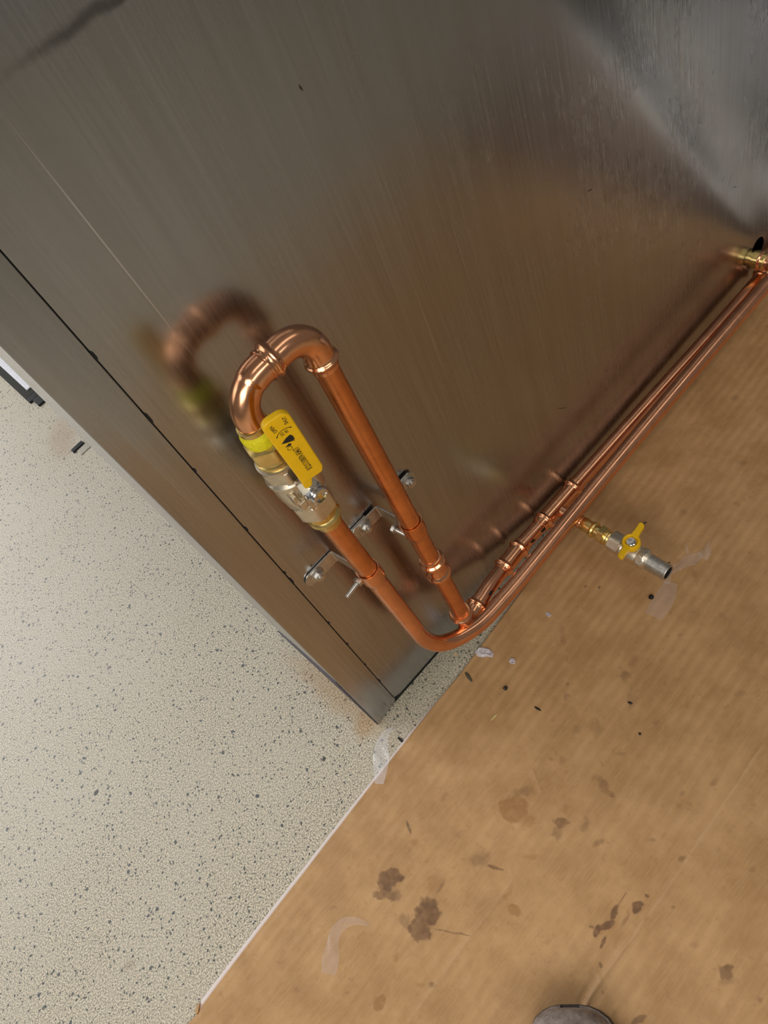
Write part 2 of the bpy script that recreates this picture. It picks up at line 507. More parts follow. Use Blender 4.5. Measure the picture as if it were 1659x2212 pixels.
# hammered dimples along the buckle
bk = t.blob(w1, 0.90, 0.44, 0.055, 0.42, 0.57, 0.4, xz=True)
dim = t.math('MULTIPLY', t.noise(46, t.map((1, 1, 0.7)), 3, 0.6), bk)
hgt = t.math('ADD', t.math('MULTIPLY', str1, 0.012), t.math('ADD', t.math('MULTIPLY', dim, 0.35), t.math('MULTIPLY', t.noise(9, None, 2), 0.5)))
t.bump(hgt, 0.13, 0.003)
M_steel = t.set(Base_Color=col, Metallic=1.0, Roughness=rgh)

cab = thing('steel_cabinet', 'tall brushed stainless steel cabinet side standing on the speckled floor behind the copper pipes', 'cabinet', (0, 0, 0))


def dent(x, z):
    """How far the thin sheet sits off flat: a shallow diagonal buckle rising from the pipe hole."""
    ax, az = 0.665, 0.80
    bx, bz = 1.085, 0.13
    L = math.hypot(bx - ax, bz - az)
    dx, dz = (bx - ax) / L, (bz - az) / L
    al = (x - ax) * dx + (z - az) * dz
    ac = (x - ax) * -dz + (z - az) * dx          # positive to the upper right
    w = 0.030
    k = 1 / (1 + math.exp(-max(-40, min(40, ac / w * 2.4))))
    fade = 1 / (1 + math.exp(-(al + 0.15) / 0.05)) / (1 + math.exp((al - L + 0.02) / 0.03))
    decay = math.exp(-max(0, -ac) / 0.35) if ac < 0 else 1.0
    return BUCKLE * (k * 1.0 - (0 if ac > 0 else 0)) * fade * math.exp(-max(0, ac) / 0.45)


BUCKLE = 0.0070
HX, HZ, HR, HS = 1.072, 0.118, 0.0215, 0.036


def seg(a, b, st):
    n = max(1, round((b - a) / st))
    return [a + (b - a) * i / n for i in range(n)]


xs = seg(0.0474, HX - HS, 0.012) + seg(HX - HS, HX + HS, 0.009) + seg(HX + HS, 1.75, 0.012) + [1.75]
zs = seg(0.02, HZ - HS, 0.012) + seg(HZ - HS, HZ + HS, 0.009) + seg(HZ + HS, 1.25, 0.012) + [1.25]
idx, vs, fs = {}, [], []


def inside(x, z):
    return abs(x - HX) < HS - 1e-5 and abs(z - HZ) < HS - 1e-5


for i, x in enumerate(xs):
    for j, z in enumerate(zs):
        if inside(x, z):
            continue
        zz = z
        if x < 0.0628:
            q = 0.0628 - x
            zz = max(z, 0.02 + 0.006 * (1 - math.sqrt(max(0, 1 - (q / 0.0152) ** 2))) if z < 0.021 else z)
        idx[i, j] = len(vs)
        vs.append((x, dent(x, zz), zz))
for i in range(len(xs) - 1):
    for j in range(len(zs) - 1):
        q = [(i, j), (i + 1, j), (i + 1, j + 1), (i, j + 1)]
        xc, zc = (xs[i] + xs[i + 1]) / 2, (zs[j] + zs[j + 1]) / 2
        if not inside(xc, zc):
            fs.append([idx[k] for k in q])
per = [k for k in idx if abs(max(abs(xs[k[0]] - HX), abs(zs[k[1]] - HZ)) - HS) < 1e-5]
per.sort(key=lambda k: math.atan2(zs[k[1]] - HZ, xs[k[0]] - HX))
ring = []
for k in per:
    a = math.atan2(zs[k[1]] - HZ, xs[k[0]] - HX)
    x, z = HX + HR * math.cos(a), HZ + HR * math.sin(a)
    ring.append(len(vs))
    vs.append((x, dent(x, z), z))
back = []
for r in ring:
    back.append(len(vs))
    vs.append((vs[r][0], vs[r][1] + 0.002, vs[r][2]))
for i in range(len(per)):
    j = (i + 1) % len(per)
    fs.append([idx[per[i]], idx[per[j]], ring[j], ring[i]])
    fs.append([ring[i], ring[j], back[j], back[i]])
for j in range(len(zs) - 1):                                # turned-in left and lower lips
    a, b = idx[0, j], idx[0, j + 1]
    k = len(vs)
    vs += [(vs[b][0], 0.012, vs[b][2]), (vs[a][0], 0.012, vs[a][2])]
    fs.append([a, b, k, k + 1])
for i in range(len(xs) - 1):
    a, b = idx[i, 0], idx[i + 1, 0]
    k = len(vs)
    vs += [(vs[b][0], 0.010, vs[b][2]), (vs[a][0], 0.010, vs[a][2])]
    fs.append([a, b, k, k + 1])
sheet = MB().add(vs, fs).build('side_panel', M_steel, cab, 40)

mb = MB()
prism(mb, rounded([(0, 0.004), (0.0468, 0.012), (0.0468, 1.25), (0, 1.25)], [0, 0.010, 0, 0]), lambda a, b, t_: Vector((a, t_, b)), 0.0, 0.271)
mb.build('corner_post', M_steel, cab, 30, bevel=0.0022)
mb = MB()
box(mb, (0.0475, 0.035, 0.03), (1.75, 0.27, 1.245))
mb.build('inner_body', M_dark, cab)
mb = MB()
box(mb, (0.004, 0.006, 0.0), (1.75, 0.03, 0.026))
box(mb, (0.045, 0.0025, 0.03), (0.049, 0.03, 1.24))
random.seed(4)
for z, l_ in ((0.10, 0.012), (0.165, 0.006), (0.24, 0.010), (0.31, 0.009), (0.43, 0.02), (0.45, 0.008), (0.55, 0.012), (0.66, 0.008), (0.74, 0.02), (0.82, 0.014)):
    w = 0.0013
    prism(mb, [(0.0462, z - l_ / 2), (0.0474 + w, z - l_ / 5), (0.0480 + w * 0.6, z + l_ / 4), (0.047, z + l_ / 2)], lambda a, b, t_: Vector((a, t_, b)), -0.0004, 0.004)
mb.build('joint_gap', M_dark, cab)
M_patch = plain('dark_grey_patch', (0.10, 0.09, 0.105), 0.7, 0.4, 140, 0.6)
mb = MB()  # thin dark grey wedge laid on the lower end face
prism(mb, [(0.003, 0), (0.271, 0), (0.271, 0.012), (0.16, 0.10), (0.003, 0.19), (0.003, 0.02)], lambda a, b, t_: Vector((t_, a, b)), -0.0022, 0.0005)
tag(mb.build('end_face_patch', M_patch, cab, bevel=0.0006), 'dark grey patch at the foot of the end face')

# ------------------------------------------------------------------ cardboard
t = NT('brown_cardboard')
fib = t.noise(1.0, t.map((40, 420, 40), rot=(0, 0, -0.05)), 4, 0.6)
blot = t.noise(14, None, 5, 0.65)
spot = t.noise(95, None, 3, 0.6)
base = t.mix(t.ramp(blot, 0.3, 0.72), (0.425, 0.228, 0.083), (0.60, 0.348, 0.150))
base = t.mix(t.ramp(fib, 0.3, 0.75, 0, 0.35), base, (0.60, 0.37, 0.18))
base = t.mix(t.ramp(spot, 0.58, 0.76, 0, 0.45), base, (0.36, 0.19, 0.07))
base = t.mix(t.ramp(t.noise(1.0, t.map((55, 130, 50), (4, 2, 0)), 4, 0.6), 0.6, 0.8, 0, 0.30), base, (0.34, 0.18, 0.065))
att = t.n('Attribute', attribute_name='stain')
sepa = t.n('SeparateColor')
t.put(sepa.inputs[0], att.outputs['Color'])
cr = att.outputs['Alpha']
groups = {0: sepa.outputs[0], 1: sepa.outputs[1], 2: sepa.outputs[2]}
base = t.mix(groups[1], base, (0.30, 0.13, 0.028))
base = t.mix(groups[0], base, (0.135, 0.062, 0.028))
base = t.mix(groups[2], base, (0.025, 0.018, 0.014))
base = t.mix(t.math('MULTIPLY', cr, 0.22), base, (0.70, 0.47, 0.26))
wav = t.n('TexWave', wave_type='BANDS', bands_direction='Y', wave_profile='SIN')
wav.inputs['Scale'].default_value = 20.0
wav.inputs['Distortion'].default_value = 0.7
wav.inputs['Detail'].default_value = 2
wav.inputs['Detail Scale'].default_value = 0.6
t.put(wav.inputs['Vector'], t.map((1, 1, 1), rot=(0, 0, -0.05)))
wamp = t.math('MULTIPLY', wav.outputs['Fac'], t.ramp(t.noise(7, None, 2), 0.35, 0.7, 0.12, 0.7))
base = t.mix(t.math('MULTIPLY', t.ramp(wamp, 0.1, 0.5), 0.15), base, (0.36, 0.19, 0.07))
h = t.math('ADD', wamp, t.math('ADD', t.math('MULTIPLY', blot, 0.8), t.math('MULTIPLY', fib, 0.25)))
t.bump(h, 0.50, 0.0018)
M_card = t.set(Base_Color=base, Roughness=t.ramp(groups[0], 0, 1, 0.62, 0.5))
M_liner = plain('white_paper', (0.86, 0.76, 0.72), 0.6, 0.05, 200, 0.96)

edge = [(-0.4883, -0.0849), (-0.4678, -0.0867), (-0.4571, -0.0833), (-0.375, -0.0774), (-0.2524, -0.0703), (-0.1224, -0.0623), (-0.0094, -0.0563), (0.0705, -0.0521),
        (0.1425, -0.0509), (0.2131, -0.0454), (0.2858, -0.0397), (0.3608, -0.0339), (0.4508, -0.0269), (0.555, -0.0190), (0.66, -0.0125), (0.85, -0.0060), (1.08, -0.004), (1.30, -0.003)]  # edge nearest the cabinet
cbd = thing('cardboard_sheet', 'large stained brown cardboard sheet laid over the floor below the pipes', 'cardboard', (0, 0, 0))
far = [(1.58, -1.25), (-0.53, -1.22)]


def vnoise(x, y, sc_, seed):
    """Smooth value noise on numpy arrays, about -1..1."""
    rs = np.random.RandomState(seed)
    tab = rs.uniform(-1, 1, (64, 64))
    fx, fy = x * sc_, y * sc_
    ix, iy = np.floor(fx).astype(int), np.floor(fy).astype(int)
    u, v = fx - ix, fy - iy
    u, v = u * u * (3 - 2 * u), v * v * (3 - 2 * v)
    g = lambda i, j: tab[i % 64, j % 64]
    return (g(ix, iy) * (1 - u) + g(ix + 1, iy) * u) * (1 - v) + (g(ix, iy + 1) * (1 - u) + g(ix + 1, iy + 1) * u) * v


def sstep(a, b, q):
    k = np.clip((q - a) / (b - a), 0, 1)
    return k * k * (3 - 2 * k)


gx = np.concatenate([np.linspace(-0.53, -0.49, 9)[:-1], np.linspace(-0.49, 0.56, 880)[:-1], np.linspace(0.56, 1.1, 190)[:-1], np.linspace(1.1, 1.30, 15)])
ye = np.interp(gx, [-0.53] + [p[0] for p in edge], [-0.0820] + [p[1] for p in edge])
gd = np.concatenate([np.linspace(0, 0.60, 500)[:-1], np.linspace(0.60, 1.05, 40)])
NX, NY = len(gx), len(gd)
X = np.repeat(gx, NY)
Y = np.repeat(ye, NY) - np.tile(gd, NX)
X = np.where(X > 1.1, 1.1 + (X - 1.1) * ((1.235 - 1.1) / 0.2), X)
wx = 0.0045 * vnoise(X, Y, 110, 1) + 0.0018 * vnoise(X, Y, 330, 2)
wy = 0.0045 * vnoise(X, Y, 110, 3) + 0.0018 * vnoise(X, Y, 330, 4)
ST = np.zeros((NX * NY, 4), np.float32)
for tone, st, x, y, rx, ry, a in STAINS:
    k = np.nonzero((np.abs(X - x) < rx * 1.5 + 0.012) & (np.abs(Y - y) < rx * 1.5 + 0.012))[0]
    f = min(1.0, min(rx, ry) / 0.009)
    dx, dy = X[k] + wx[k] * f - x, Y[k] + wy[k] * f - y
    ca, sa = math.cos(a), math.sin(a)
    d = np.hypot((dx * ca + dy * sa) / rx, (-dx * sa + dy * ca) / ry)
    hard = 0.84 if st > 0.65 else 0.35
    q = st * 0.92 * sstep(1.14, hard, d) * (0.82 + 0.18 * vnoise(X[k], Y[k], 200, 5))
    ST[k, tone] = np.maximum(ST[k, tone], q)
Z = np.full(NX * NY, 0.006)
for i, (x, y, rx, ry, a) in enumerate(CREASES):
    if math.cos(a) < 0:
        a += PI
    dx, dy = X - x, Y - y
    ca, sa = math.cos(a), math.sin(a)
    al, ac = dx * ca + dy * sa, -dx * sa + dy * ca + 0.0012 * vnoise(X, Y, 45, 7)
    end = sstep(rx * 1.05, rx * 0.85, np.abs(al))
    big = 1.0 if i < 3 else 0.45
    ridge = np.exp(-(ac / 0.0022) ** 2) * 0.0011 - np.exp(-((ac - 0.0075) / 0.0045) ** 2) * 0.0010
    Z += big * ridge * end
    ST[:, 3] = np.maximum(ST[:, 3], np.exp(-(ac / 0.0016) ** 2) * end * big)
Z += 0.00035 * vnoise(X, Y, 22, 8) + 0.00020 * vnoise(X, Y, 60, 9)
rim = np.tile(gd, NX) < 0.0006
Z[rim] -= 0.0007
low = np.stack([gx, ye, np.full(NX, 0.0018)], 1)
co = np.concatenate([np.stack([X, Y, Z], 1), low]).astype(np.float32)
I, J = np.meshgrid(np.arange(NX - 1), np.arange(NY - 1), indexing='ij')
q0 = (I * NY + J).ravel()
quads = np.stack([q0, q0 + 1, q0 + NY + 1, q0 + NY], 1)
i0 = np.arange(NX - 1)
quads = np.concatenate([quads, np.stack([i0 * NY, (i0 + 1) * NY, NX * NY + i0 + 1, NX * NY + i0], 1)]).astype(np.int32)
me = bpy.data.meshes.new('sheet')
me.vertices.add(len(co))
me.vertices.foreach_set('co', co.ravel())
me.loops.add(quads.size)
me.loops.foreach_set('vertex_index', quads.ravel())
me.polygons.add(len(quads))
me.polygons.foreach_set('loop_start', np.arange(len(quads), dtype=np.int32) * 4)
me.update(calc_edges=True)
me.validate()
me.polygons.foreach_set('use_smooth', [True] * len(me.polygons))
at = me.attributes.new('stain', 'FLOAT_COLOR', 'POINT')
at.data.foreach_set('color', np.concatenate([ST, np.zeros((NX, 4), np.float32)]).ravel())
me.materials.append(M_card)
o = bpy.data.objects.new('sheet', me)
C.objects.link(o)
o.parent = cbd
offs = [0.0035, 0.0018, 0.0075, 0.0072, 0.0068, 0.0060, 0.0050, 0.0036, 0.0012, 0.0006, 0.0004, 0.0004, 0.0003, 0.0003, 0.0003, 0.0003, 0.0003, 0.0]
mb = MB()
lin = [(x + 0.0004, y + o_) for (x, y), o_ in zip(edge, offs)]
prism(mb, lin[1:-1] + [(1.22, -0.01), (1.22, -1.02), (-0.52, -1.06)], lambda a, b, t_: Vector((a, b, t_)), 0.0002, 0.0018)
tag(mb.build('paper_liner', M_liner, cbd), 'white paper liner along the cut edge')
mb = MB()
prism(mb, [(-0.4678, -0.0862), (-0.459, -0.0790), (-0.4635, -0.0775), (-0.4705, -0.0812), (-0.4715, -0.0855)], lambda a, b, t_: Vector((a, b, t_)), 0.002, 0.0066)
mb.build('torn_corner', M_card, cbd, bevel=0.0006)

# ------------------------------------------------------------------ copper pipework
RP = 0.0127


def LA(z, y=-0.056):
    """Axis of the left-hand vertical pipe, which leans a little."""
    return Vector((0.1075 + (0.70 - z) * 0.0375, y, z))


def beads(total, r, ends, lift=0.0030, lip=0.007):
    """Radius of a press fitting: a sleeve with a rolled bead near each end in ends."""
    def f(s):
        q = r
        for e in ends:
            q += lift * math.exp(-((s - e) / 0.0026) ** 2)
        return q
    return f


def plen(p):
    return sum((Vector(p[i + 1]) - Vector(p[i])).length for i in range(len(p) - 1))


def resample(p, step=0.0009):
    out = []
    for i in range(len(p) - 1):
        a, b = Vector(p[i]), Vector(p[i + 1])
        n = max(1, int((b - a).length / step))
        out += [a + (b - a) * k / n for k in range(n)]
    return out + [Vector(p[-1])]


def socket_r(s):
    """Swaged end: wide socket for 22 mm, then a taper to the plain pipe."""
    k = min(1, max(0, (s - 0.020) / 0.016))
    k = k * k * (3 - 2 * k)
    return 0.0150 * (1 - k) + RP * k


def swaged(name, pts, mat, parent):
    P = smooth_path(pts, 0.004)
    mb = MB()
    tube(mb, P, socket_r, 36, cap=False)
    n = 36
    k = len(mb.v)
    c = P[0]
    ax = (P[1] - P[0]).normalized()
    ringv = mb.v[:n]
    mb.v += [c + (q - c) * (0.01335 / 0.0150) for q in ringv]
    mb.v += [c + (q - c) * (0.01335 / 0.0150) + ax * 0.02 for q in ringv]
    for i in range(n):
        j = (i + 1) % n
        mb.f.append((i, j, k + j, k + i))
        mb.f.append((k + i, k + j, k + n + j, k + n + i))
    return mb.build(name, mat, parent, 50)


# left-hand run: short stub under the valve, swaged bent pipe, floor run, elbow into the cabinet
lp = thing('copper_pipe', 'front copper pipe dropping from the lever valve and bending to run low along the cabinet', 'pipe', LA(0.412))
mb = MB()
tube(mb, [LA(0.535), LA(0.48), LA(0.40)], RP, 36)
mb.build('upper_stub', M_copper, lp)
bend = [LA(0.412), LA(0.36), LA(0.29), LA(0.235), (0.1268, -0.053, 0.198), (0.1322, -0.053, 0.168), (0.1430, -0.0555, 0.1425), (0.1590, -0.0590, 0.1265),
        (0.1800, -0.0635, 0.1165), (0.2120, -0.0675, 0.1075), (0.2803, -0.0675, 0.1022), (0.40, -0.064, 0.1020), (0.5266, -0.0600, 0.1030), (0.7207, -0.058, 0.1080), (0.98, -0.058, 0.1150), (1.02, -0.058, 0.1155)]
swaged('bent_pipe', bend, M_copper_floor, lp)
e = fillet([(1.010, -0.058, 0.1156), (1.052, -0.058, 0.115), (1.052, -0.012, 0.114)], 0.026)
e = resample(e)
mb = MB()
tube(mb, e, beads(plen(e), 0.0142, (0.006, plen(e) - 0.006)), 32)
mb.build('end_elbow', M_fitting, lp)
mb = MB()
lathe(mb, (1.052, -0.030, 0.1145), (0, 1, -0.02), [(0, 0.0142), (0.002, 0.0155), (0.007, 0.0155), (0.008, 0.0142), (0.011, 0.0142), (0.012, 0.0165, 0.0158), (0.024, 0.0165, 0.0158), (0.025, 0.0135), (0.045, 0.0135)], 48)
tag(mb.build('hole_connector', M_brass, lp), 'brass connector entering the round hole')

# right-hand run: two top elbows, riser, coupling, drop, floor run with tee
rp = thing('copper_pipe', 'back copper pipe with looped top, press fittings and elbow, running closest to the cabinet', 'pipe', (0.197, -0.056, 0.11))
RX = 0.197
le = resample(fillet([LA(0.694), (0.1077, -0.056, 0.7400), (0.1600, -0.056, 0.7400)], 0.034, 24))
L = plen(le)
mb = MB()
tube(mb, le, lambda s, L=L: 0.0139 + 0.0010 * min(1, max(0, (s - L + 0.034) / 0.003)), 40)
mb.build('left_top_elbow', M_fitting, rp)
re_ = resample(fillet([(0.1455, -0.056, 0.7402), (RX, -0.056, 0.7402), (RX, -0.056, 0.690)], 0.029, 24))
L = plen(re_)
def top_r(s, L=L):
    r = 0.0148
    if s < 0.014:
        r = 0.0152
    r += 0.0034 * math.exp(-((s - 0.0085) / 0.0027) ** 2) + 0.0012 * math.exp(-((s - 0.001) / 0.002) ** 2)
    r += 0.0030 * math.exp(-((s - (L - 0.010)) / 0.0027) ** 2)
    if s > L - 0.004:
        r -= 0.0006
    return r
mb = MB()
tube(mb, re_, top_r, 40)
mb.build('right_top_elbow', M_fitting, rp)
mb = MB()
lathe(mb, LA(0.7265), LA(0.7) - LA(0.72), [(0.0, 0.0139), (0.001, 0.0146), (0.03, 0.0146), (0.0305, 0.0139)], 40)
mb = MB()
tube(mb, [(RX, -0.056, 0.70), (RX, -0.056, 0.55), (RX, -0.056, 0.40)], RP, 36)
mb.build('riser_pipe', M_copper, rp)
swaged('swaged_pipe', [(RX, -0.056, 0.414), (RX, -0.056, 0.36), (RX, -0.056, 0.30)], M_copper, rp)
mb = MB()
lathe(mb, (RX, -0.056, 0.327), (0, 0, -1), [(0, 0.0131), (0.0008, 0.0146), (0.003, 0.0152), (0.005, 0.0146), (0.007, 0.0150), (0.0095, 0.0176), (0.0125, 0.0182), (0.0155, 0.0176), (0.018, 0.0150),
                                          (0.022, 0.0148), (0.026, 0.0139), (0.030, 0.0150), (0.034, 0.0148), (0.037, 0.0150), (0.040, 0.0176), (0.043, 0.0182), (0.046, 0.0176), (0.0485, 0.0148), (0.053, 0.0144), (0.054, 0.0131)], 48)
mb.build('press_coupling', M_fitting, rp)
mb = MB()
tube(mb, [(RX, -0.056, 0.29), (RX + 0.0006, -0.055, 0.22), (RX + 0.0015, -0.053, 0.13)], RP, 36)
mb.build('drop_pipe', M_copper, rp)
be = resample(fillet([(RX + 0.0012, -0.0535, 0.158), (RX + 0.0018, -0.0515, 0.112), (0.2400, -0.042, 0.107)], 0.0215, 16))
L = plen(be)
mb = MB()
tube(mb, be, lambda s, L=L: 0.0144 + 0.0014 * math.exp(-((s - 0.0015) / 0.002) ** 2) + 0.0036 * math.exp(-((s - 0.0095) / 0.0027) ** 2) + 0.0036 * math.exp(-((s - L + 0.010) / 0.0027) ** 2), 40)
mb.build('bottom_elbow', M_fitting, rp)
flo = smooth_path([(0.222, -0.0465, 0.1088), (0.2659, -0.0365, 0.1035), (0.3157, -0.027, 0.0915), (0.3552, -0.0225, 0.0865), (0.4227, -0.0192, 0.0775), (0.4998, -0.0180, 0.0757), (0.5796, -0.018, 0.0752), (0.7765, -0.020, 0.0758), (0.8993, -0.0215, 0.0762), (1.05, -0.022, 0.077), (1.5, -0.022, 0.078)], 0.004)
mb = MB()
tube(mb, flo, RP, 32)
mb.build('floor_run', M_copper_floor, rp)


def along(path, p):
    """Nearest point and direction on a path."""
    p = Vector(p)
    i = min(range(1, len(path) - 1), key=lambda k: (path[k] - p).length)
    return path[i], (path[i + 1] - path[i - 1]).normalized()


def sleeve(name, a, b, bead_at, r=0.0146, mat=M_fitting):
    pa, d = along(flo, a)
    pb, _ = along(flo, b)
    p = resample([pa, pb], 0.0008)
    L_ = plen(p)
    mb_ = MB()
    tube(mb_, p, lambda s: r + sum(0.0034 * math.exp(-((s - L_ * q) / 0.0027) ** 2) for q in bead_at) - (0.0010 if s < 0.0012 or s > L_ - 0.0012 else 0), 40)
    return mb_.build(name, mat, rp)


sleeve('reducing_coupling', (0.305, -0.028, 0.094), (0.366, -0.022, 0.085), (0.13, 0.80))
sleeve('tee', (0.412, -0.0195, 0.0785), (0.510, -0.0180, 0.0755), (0.13, 0.88))
TX = 0.4545
mb = MB()
lathe(mb, (TX, -0.016, 0.0755), (0, -1, -0.02), [(0, 0.0115), (0.020, 0.0110), (0.030, 0.0095), (0.046, 0.0095), (0.047, 0.0108), (0.051, 0.0118), (0.055, 0.0108), (0.058, 0.0095), (0.066, 0.0090)], 36)
mb.build('tee_branch', M_fitting, rp)
sleeve('end_coupling', (1.046, -0.022, 0.077), (1.10, -0.022, 0.077), (0.15, 0.85))
for p, hw, l_, an in (((0.4045, -0.02, 0.079), 0.10, 0.012, 0.9), ((0.378, -0.0215, 0.083), 0.10, 0.009, 0.9), ((0.330, -0.026, 0.09), 0.09, 0.012, 1.2), ((0.258, -0.038, 0.104), 0.10, 0.009, 0.8)):
    c, d = along(flo, p)
    u = (Vector((0, -0.35, 1)) - d * d.dot(Vector((0, -0.35, 1)))).normalized()
    v = d.cross(u)
    r_ = 0.0129 if p[0] > 0.34 or p[0] < 0.3 else 0.0150
    vs, fs = [], []
    for i in range(7):
        for j in range(2):
            a = an + hw * (i - 3) / 1.5
            vs.append(c + d * ((j - 0.5) * l_ + (i - 3) * 0.0006) + u * (r_ * math.cos(a)) + v * (r_ * math.sin(a)))
    for i in range(6):
        fs.append((i * 2, i * 2 + 1, i * 2 + 3, i * 2 + 2))
    mb = MB().add(vs, fs)
    tag(mb.build('marker_line', M_ink, rp), 'black insertion mark')

# ------------------------------------------------------------------ lever ball valve
lv = thing('ball_valve', 'large ball valve with long yellow lever, upright on the front copper pipe', 'valve', LA(0.612))
AX = LA(0.7) - LA(0.5)


def onaxis(z):
    return LA(z)


def lz(name, mat, prof, parent=lv, n=72, spin=0.0):
    """Lathe on the valve axis; profile heights are real heights above the floor."""
    mb_ = MB()
    lathe(mb_, LA(0.5), AX, [(q[0] - 0.5,) + tuple(q[1:]) for q in prof], n, True, spin)
    return mb_.build(name, mat, parent, 28)


lz('thread_tape', M_tape, [(0.6805, 0.0160), (0.6815, 0.0172), (0.684, 0.0179), (0.687, 0.0176), (0.690, 0.0183), (0.6935, 0.0180), (0.696, 0.0168), (0.6972, 0.0150)])
o = lz('top_adaptor', M_brass, [(0.652, 0.017), (0.6525, 0.0212), (0.6545, 0.0218), (0.6575, 0.0214), (0.6585, 0.0195), (0.6615, 0.0193), (0.662, 0.0190), (0.663, 0.0220, 0.0199), (0.665, 0.0226, 0.0199), (0.677, 0.0226, 0.0199), (0.679, 0.0216, 0.0199), (0.681, 0.0165), (0.698, 0.0150), (0.6985, 0.0158), (0.7035, 0.0158), (0.704, 0.0148)], spin=0.3)
lz('valve_body', M_nickel, [(0.5585, 0.017), (0.559, 0.0222, 0.0205), (0.5605, 0.0232, 0.0205), (0.5795, 0.0232, 0.0205), (0.5815, 0.0224, 0.0205), (0.5825, 0.0212), (0.586, 0.0212), (0.5872, 0.0236), (0.5895, 0.0240), (0.591, 0.0232),
                            (0.593, 0.0238), (0.600, 0.0250), (0.608, 0.0255), (0.616, 0.0252), (0.622, 0.0243), (0.6232, 0.0256), (0.626, 0.0262), (0.629, 0.0256), (0.6305, 0.0238),
                            (0.632, 0.0238, 0.0219), (0.6335, 0.0246, 0.0219), (0.6475, 0.0246, 0.0219), (0.6485, 0.0238, 0.0222), (0.6495, 0.0240), (0.6525, 0.0240), (0.6535, 0.0215)], spin=0.12)
lz('bottom_adaptor', M_brass, [(0.5265, 0.0140), (0.5275, 0.0150), (0.536, 0.0162), (0.5385, 0.0188), (0.5415, 0.0196), (0.5445, 0.0188), (0.5465, 0.0172), (0.550, 0.0172), (0.551, 0.0190, 0.0176), (0.5575, 0.0190, 0.0176), (0.559, 0.0170)], spin=0.4)
VX, VZ = LA(0.612).x, 0.612
mb = MB()
lathe(mb, (VX, -0.070, VZ), (0, -1, 0), [(0, 0.0140), (0.0085, 0.0132), (0.0105, 0.0115), (0.0125, 0.0112)], 40)
box(mb, (VX - 0.0185, -0.0835, VZ - 0.0145), (VX - 0.0110, -0.070, VZ - 0.0030))
box(mb, (VX - 0.0205, -0.0810, VZ - 0.0065), (VX - 0.0160, -0.068, VZ + 0.0075))
mb.build('bonnet', M_nickel, lv, bevel=0.0010)
# nut with the slotted brass stem in it
nut = MB()
lathe(nut, (VX, -0.0845, VZ), (0, -1, 0), [(0, 0.0112, 0.0100), (0.0008, 0.0116, 0.0100), (0.0075, 0.0116, 0.0100), (0.0085, 0.0107, 0.0100), (0.0090, 0.0098), (0.0105, 0.0100), (0.0128, 0.0097), (0.0140, 0.0086), (0.0142, 0.0066), (0.0115, 0.0060), (0.0112, 0.0001)], 60, True, 0.2)
nut = nut.build('nut', M_chrome, lv, 28)
st = MB()
box(st, (VX - 0.0022, -0.0977, VZ - 0.0036), (VX + 0.0022, -0.094, VZ + 0.0036))
st.build('stem', M_brass, nut, bevel=0.0005)
# lever: zinc strip and yellow grip
UP = Vector((-0.0042, -0.0115, 0.0940)).normalized()        # along the grip
G0 = Vector((0.1146, -0.1035, 0.6485))
SI = Vector((1, -0.28, 0.0)).normalized()
SI = (SI - UP * SI.dot(UP)).normalized()
NO = SI.cross(UP).normalized()                              # towards the room
if NO.y > 0:
    NO = -NO


def gp(a, b, t_):
    return G0 + SI * a + UP * b + NO * t_


mb = MB()
strip = [(-0.0845, 0.590), (-0.0845, 0.632), (-0.0880, 0.640), (-0.0985, 0.646), (-0.1030, 0.652), (-0.106, 0.680)]
P3 = [Vector((VX + max(0, z - 0.63) * 0.06, y, z)) for y, z in strip]
for i in range(len(P3) - 1):
    hw = 0.0108
    a, b = P3[i], P3[i + 1]
    nrm = Vector((0, (b - a).z, -(b - a).y)).normalized() * 0.0022
    s_ = Vector((hw, 0, 0))
    mb.add([a - s_, a + s_, b + s_, b - s_, a - s_ + nrm, a + s_ + nrm, b + s_ + nrm, b - s_ + nrm], [(0, 1, 2, 3), (7, 6, 5, 4), (0, 4, 5, 1), (1, 5, 6, 2), (2, 6, 7, 3), (3, 7, 4, 0)])
tag(mb.build('lever_strip', M_nickel, lv), 'zinc plated lever strip')
out = rounded([(-0.0125, 0.0), (0.0095, 0.0), (0.0125, 0.007), (0.0130, 0.0975), (-0.0130, 0.0975), (-0.0127, 0.01)], [0.003, 0.004, 0.004, 0.0095, 0.0085, 0])
mb = MB()
prism(mb, out, gp, -0.0040, 0.0034)
nub = rounded([(-0.0135, -0.012), (-0.0058, -0.012), (0.0005, 0.004), (-0.0127, 0.004)], [0.003, 0.003, 0, 0])
prism(mb, nub, gp, -0.0036, 0.0018)
grip = mb.build('lever', M_yellow, lv, 40, bevel=0.0018)
tag(grip, 'yellow vinyl lever grip with black printing')


def lettering(txt, a, b, size, wide, ang, parent, spacing=1.0):
    """Printed text lying on the grip, reading along the lever; a across, b along."""
    cu = bpy.data.curves.new('lettering', 'FONT')
    cu.body = txt
    cu.size = size
    cu.align_x = 'CENTER'
    cu.align_y = 'CENTER'
    cu.space_character = spacing
    cu.offset = size * 0.012
    tmp = bpy.data.objects.new('tmp', cu)
    C.objects.link(tmp)
    dg = bpy.context.evaluated_depsgraph_get()
    me = bpy.data.meshes.new_from_object(tmp.evaluated_get(dg))
    bpy.data.objects.remove(tmp)
    mb_ = MB()
    ca, sa = math.cos(ang), math.sin(ang)
    vs = []
    for v_ in me.vertices:
        x, y = v_.co.x * wide, v_.co.y
        x, y = x * ca - y * sa, x * sa + y * ca
        vs.append(gp(a - y, b + x, 0.00355))
    fs = [tuple(p.vertices) for p in me.polygons]
    mb_.add(vs, fs)
    return mb_.build('lettering', M_ink, parent)


